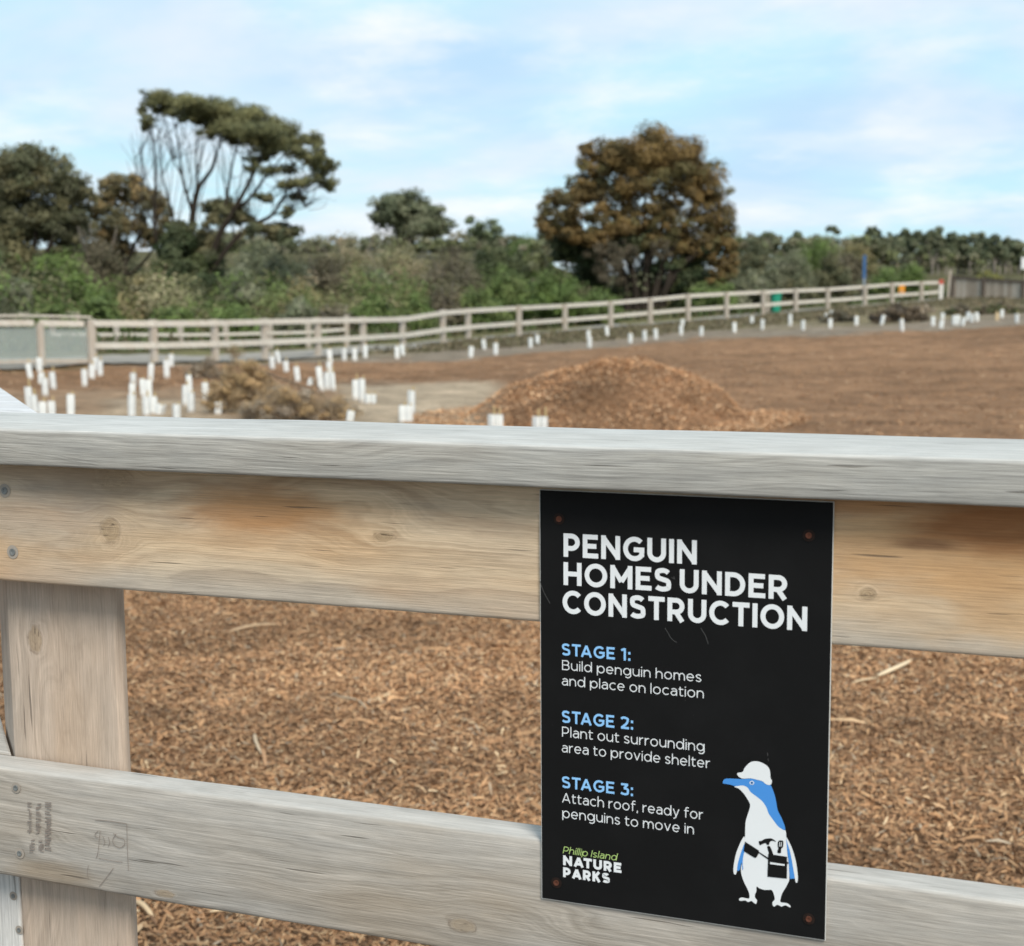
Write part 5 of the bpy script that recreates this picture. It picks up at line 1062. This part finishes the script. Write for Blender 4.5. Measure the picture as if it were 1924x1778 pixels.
for ph, lst in GU.items():
    lst = sorted(lst); 
    for i, (gx_, ty, by, tilt) in enumerate(lst):
        p, d_ = hit(gx_, by); hgt = max(.16, (by-ty)*d_/F); wd_ = (.145 if d_ > 30 else .125)*(1.6 if by-ty < 16 and d_ < 24 else 1)
        lab = f"{ORD[i]} from left {ph}"
        lab = 'white tree guard, '+lab if i != 6 or gx_ != 1873 else 'beige tree guard, '+lab
        o = empty('tree_guard', p, lab, 'tree guard', 'white plastic tree guards')
        o.rotation_euler = (random.uniform(-.04, .04), math.radians(-tilt), random.uniform(0, 2))
        o.rotation_euler = (0, 0, 0)
        m_ = Matrix.Rotation(math.radians(tilt), 4, Vector(FW)) @ Matrix.Rotation(random.uniform(0, 2), 4, 'Z')
        o.rotation_euler = m_.to_euler()
        s_ = link('sleeve', GM, None, o); s_.scale = (wd_, wd_, hgt)
        t_ = link('stake', SM, None, o); t_.scale = (.3, .3, hgt*random.uniform(.95, 1.12)*(1.15 if 'poking' in ph else 1)); t_.location = (.035, .0, 0)
        if gx_ == 1873:
            me_ = GM.copy(); me_.materials.clear(); me_.materials.append(plain('beige_sleeve', (.55, .42, .26), .6)); s_.data = me_

# ------------------------------------------------------------------ brush piles
M_DRY = plain('dry_twig', (.36, .27, .175), .9, .1, .35, 5)
def brush(cx, base_y, hw, top, cols, label, nt=120, nl=9000, leaf=.03, lobes=7, tw=.010):
    p, d_ = hit(cx, base_y); s = d_/F; o = empty('brush_pile', p, label, 'brush pile'); hgt = (base_y-top)*s; bl = []; R = hw*s
    for i in range(lobes):
        f = (i+.5)/lobes*2-1; hh = hgt*(1-.65*abs(f)**1.5)*random.uniform(.75, 1.0)
        bl.append((p[0]+RT[0]*f*R*.85, p[1]+RT[1]*f*R*.85+random.uniform(-.3, .4)*R*.5, p[2]+hh*.45, R*.24, R*.28, hh*.5))
    foliage('dead_leaves', o, bl, nl, leaf, cols, clump=.42, fill=.5, elong=2.6)
    paths = []
    for i in range(nt):
        b_ = bl[random.randrange(lobes)]; c = np.array(b_[:3]); a = random.uniform(0, 6.28); ln = random.uniform(.3, .9)*R*.6
        v = np.array([math.cos(a), math.sin(a), random.uniform(-.2, 1.1)])*ln; s0 = c-v*.5; s0[2] = max(s0[2], p[2]+.02)
        P = crom([s0, c+rng.normal(0, .06, 3)*R, c+v*.9], 4); paths.append((P, np.linspace(tw, tw*.3, len(P))))
    trunk(o, paths, M_DRY, 'branches', 4)
    return o, p, d_
BR = [(.55, .38, .20), (.47, .33, .17), (.62, .46, .27), (.36, .26, .15)]; GB = [(.34, .28, .21), (.26, .21, .16), (.42, .35, .27)]
bo, bp_, bd_ = brush(458, 778, 74, 630, BR, 'big heap of dead brown brush among the left tree guards', 520, 15000, .022, 9, .007)
V_ = []
o2, _, _ = brush(556, 790, 112, 708, BR[:2]+GB, 'low spread of cut dry branches right of the big heap', 420, 8500, .020, 8, .006)
o3, _, _ = brush(385, 712, 42, 664, GB, 'small grey twig heap left of the big brush heap', 200, 3000, .025, 6, .006)
P = limb([(470, 690), (520, 708), (570, 728), (610, 745)], bd_*.99, .022, .012, .05); P2 = limb([(585, 712), (605, 738), (618, 760)], bd_*.98, .014, .008, .05)
org = np.array(bo.location); V, Fq = tube_np([(P[0]-org, P[1]), (P2[0]-org, P2[1])], 6); link('bare_branch', mesh_np('bare_branch', V, Fq, True), M_TWIG, bo)
brush(1690, 606, 58, 566, [(.11, .085, .06), (.15, .115, .08), (.08, .065, .05)], 'dark brown dead brush pile near the far fence end', 90, 5500, .07, 6, .02)
brush(1575, 606, 42, 580, [(.14, .13, .09), (.17, .14, .10), (.11, .10, .07)], 'low dark scrubby pile left of the dark brush pile', 50, 2600, .06, 5, .015)
brush(1800, 592, 34, 568, [(.16, .14, .10), (.2, .17, .12), (.11, .12, .06)], 'grey brown scrub heap at the left foot of the paling fence', 50, 2600, .07, 5, .015)
brush(1880, 590, 58, 566, [(.14, .11, .075), (.12, .13, .06), (.2, .15, .1)], 'mixed green and brown scrub heap below the paling fence', 60, 3600, .07, 6, .015)
brush(1735, 590, 26, 570, GB, 'small pale scrub heap beside the far fence end post', 40, 1600, .06, 4, .015)

# ------------------------------------------------------------------ far right furniture
# green bin
p = base_at(1458, 74); o = empty('green_bin', p, 'teal green bin standing behind the far fence', 'bin'); s = 74/F
zt = at(1458, 550, 74)[2]; zb = at(1458, 577, 74)[2]; M_BIN = plain('green_plastic', (.02, .26, .17), .5)
bm = bmesh.new(); rr = [(0, .20), (.04, .22), (.9, .27), (.9, .30), (.97, .30), (1.0, .26)]; prev = None; hb = max(.7, zt-p[2])
for z_, r_ in rr:
    cur = [bm.verts.new((r_*math.cos(a), r_*math.sin(a), z_*hb)) for a in np.arange(16)*math.pi/8]
    if prev: [bm.faces.new((prev[i], prev[(i+1) % 16], cur[(i+1) % 16], cur[i])) for i in range(16)]
    prev = cur
bm.faces.new(prev); bmesh.ops.recalc_face_normals(bm, faces=bm.faces); link('barrel', bm_mesh('barrel', bm), M_BIN, o)
box_obj('post', -.45, -.33, -.06, .06, -.1, hb*1.05, M_FAR, o)
# blue flag-like pole sign
p = base_at(1623, 76); o = empty('blue_pole', p, 'tall slim blue pole standing behind the far fence', 'pole'); zt = at(1623, 480, 76)[2]-p[2]
box_obj('pole', -.05, .05, -.05, .05, 0, zt*.55, plain('grey_blue_paint', (.28, .33, .38), .5), o)
box_obj('blue_blade', -.08, .07, -.035, .035, zt*.52, zt, plain('blue_paint', (.045, .13, .30), .5), o, .01, 1)
# orange marker
p = at(1694, 560, 83); p[2] = float(ground(p[0], p[1])); o = empty('orange_marker', p, 'orange marker post seen between the far fence rails', 'marker'); zt = at(1694, 536, 83)[2]-p[2]
box_obj('marker_post', -.04, .04, -.04, .04, 0, zt*.7, M_FAR, o); box_obj('orange_plate', -.17, .17, -.02, .02, zt*.35, zt, plain('orange_paint', (.85, .33, .03), .5), o, .02, 1)
# red topped end post
p = base_at(1768, 77); o = empty('end_post', p, 'white post with red top closing the far fence', 'post'); zt = at(1768, 526, 77)[2]-p[2]
box_obj('white_post', -.10, .10, -.10, .10, 0, zt*.8, plain('white_paint', (.70, .66, .62), .5), o, .01, 1); box_obj('red_band', -.105, .105, -.105, .105, zt*.78, zt, plain('red_paint', (.55, .09, .06), .5), o, .01, 1)
p = base_at(1781, 78); o = empty('timber_post', p, 'leaning bare timber post at the left end of the paling fence', 'post'); zt = at(1781, 508, 78)[2]-p[2]
pp_ = box_obj('post_shaft', -.06, .06, -.06, .06, -.1, zt, M_FAR, o, .01, 1); pp_.rotation_euler = (0, .06, 0)
# paling fence
A = base_at(1789, 79); B = base_at(1990, 74); ztA = at(1789, 519, 79)[2]; ztB = at(1990, 532, 74)[2]
pf = empty('paling_fence', A, 'grey brown vertical paling fence at the right edge', 'fence'); n_ = 40; M_PALE = [plain('paling_grey', (.40, .34, .28), .9, .1, .25, 4), plain('paling_brown', (.31, .26, .21), .9, .1, .25, 4), plain('paling_light', (.46, .41, .35), .9, .1, .2, 4)]
dv = B-A; ln = math.hypot(dv[0], dv[1]); un = dv/ln; ang = math.atan2(dv[1], dv[0]); pw = ln/n_
for i in range(n_):
    f = (i+.5)/n_; c = A+dv*f; zt = ztA+(ztB-ztA)*f
    m_ = Matrix.Translation((c[0], c[1], 0)) @ Matrix.Rotation(ang, 4, 'Z')
    box_obj('paling', -pw*.46, pw*.46, -.012, .012, c[2]-.1, zt-.10+random.uniform(-.02, .02), random.choice(M_PALE), pf, 0, 1, True, m_)
M_DK = plain('dark_rail', (.10, .08, .065), .9)
bar('top_rail', np.array([A[0], A[1], ztA-.06])-np.array([0, .03, 0]), np.array([B[0], B[1], ztB-.06])-np.array([0, .03, 0]), .14, .09, M_DK, pf)
for f in (.0, .30, .67, 1.0):
    c = A+dv*f; m_ = Matrix.Translation((c[0], c[1]-.09, 0)) @ Matrix.Rotation(ang, 4, 'Z'); box_obj('post', -.08, .08, -.07, .07, c[2]-.2, ztA+(ztB-ztA)*f+.04, M_DK, pf, 0, 1, True, m_)
# white sign plate cut by the right edge
p = base_at(1926, 84); o = empty('white_plate_sign', p, 'small white sign plate on a pole cut by the right edge', 'sign'); z1 = at(1926, 484, 84)[2]-p[2]; z0_ = at(1926, 506, 84)[2]-p[2]
box_obj('pole', -.04, .04, -.04, .04, 0, z1, M_FAR, o); box_obj('plate', -.28, .28, -.07, -.045, z0_, z1, plain('white_plate', (.75, .75, .75), .5), o, .01, 1)
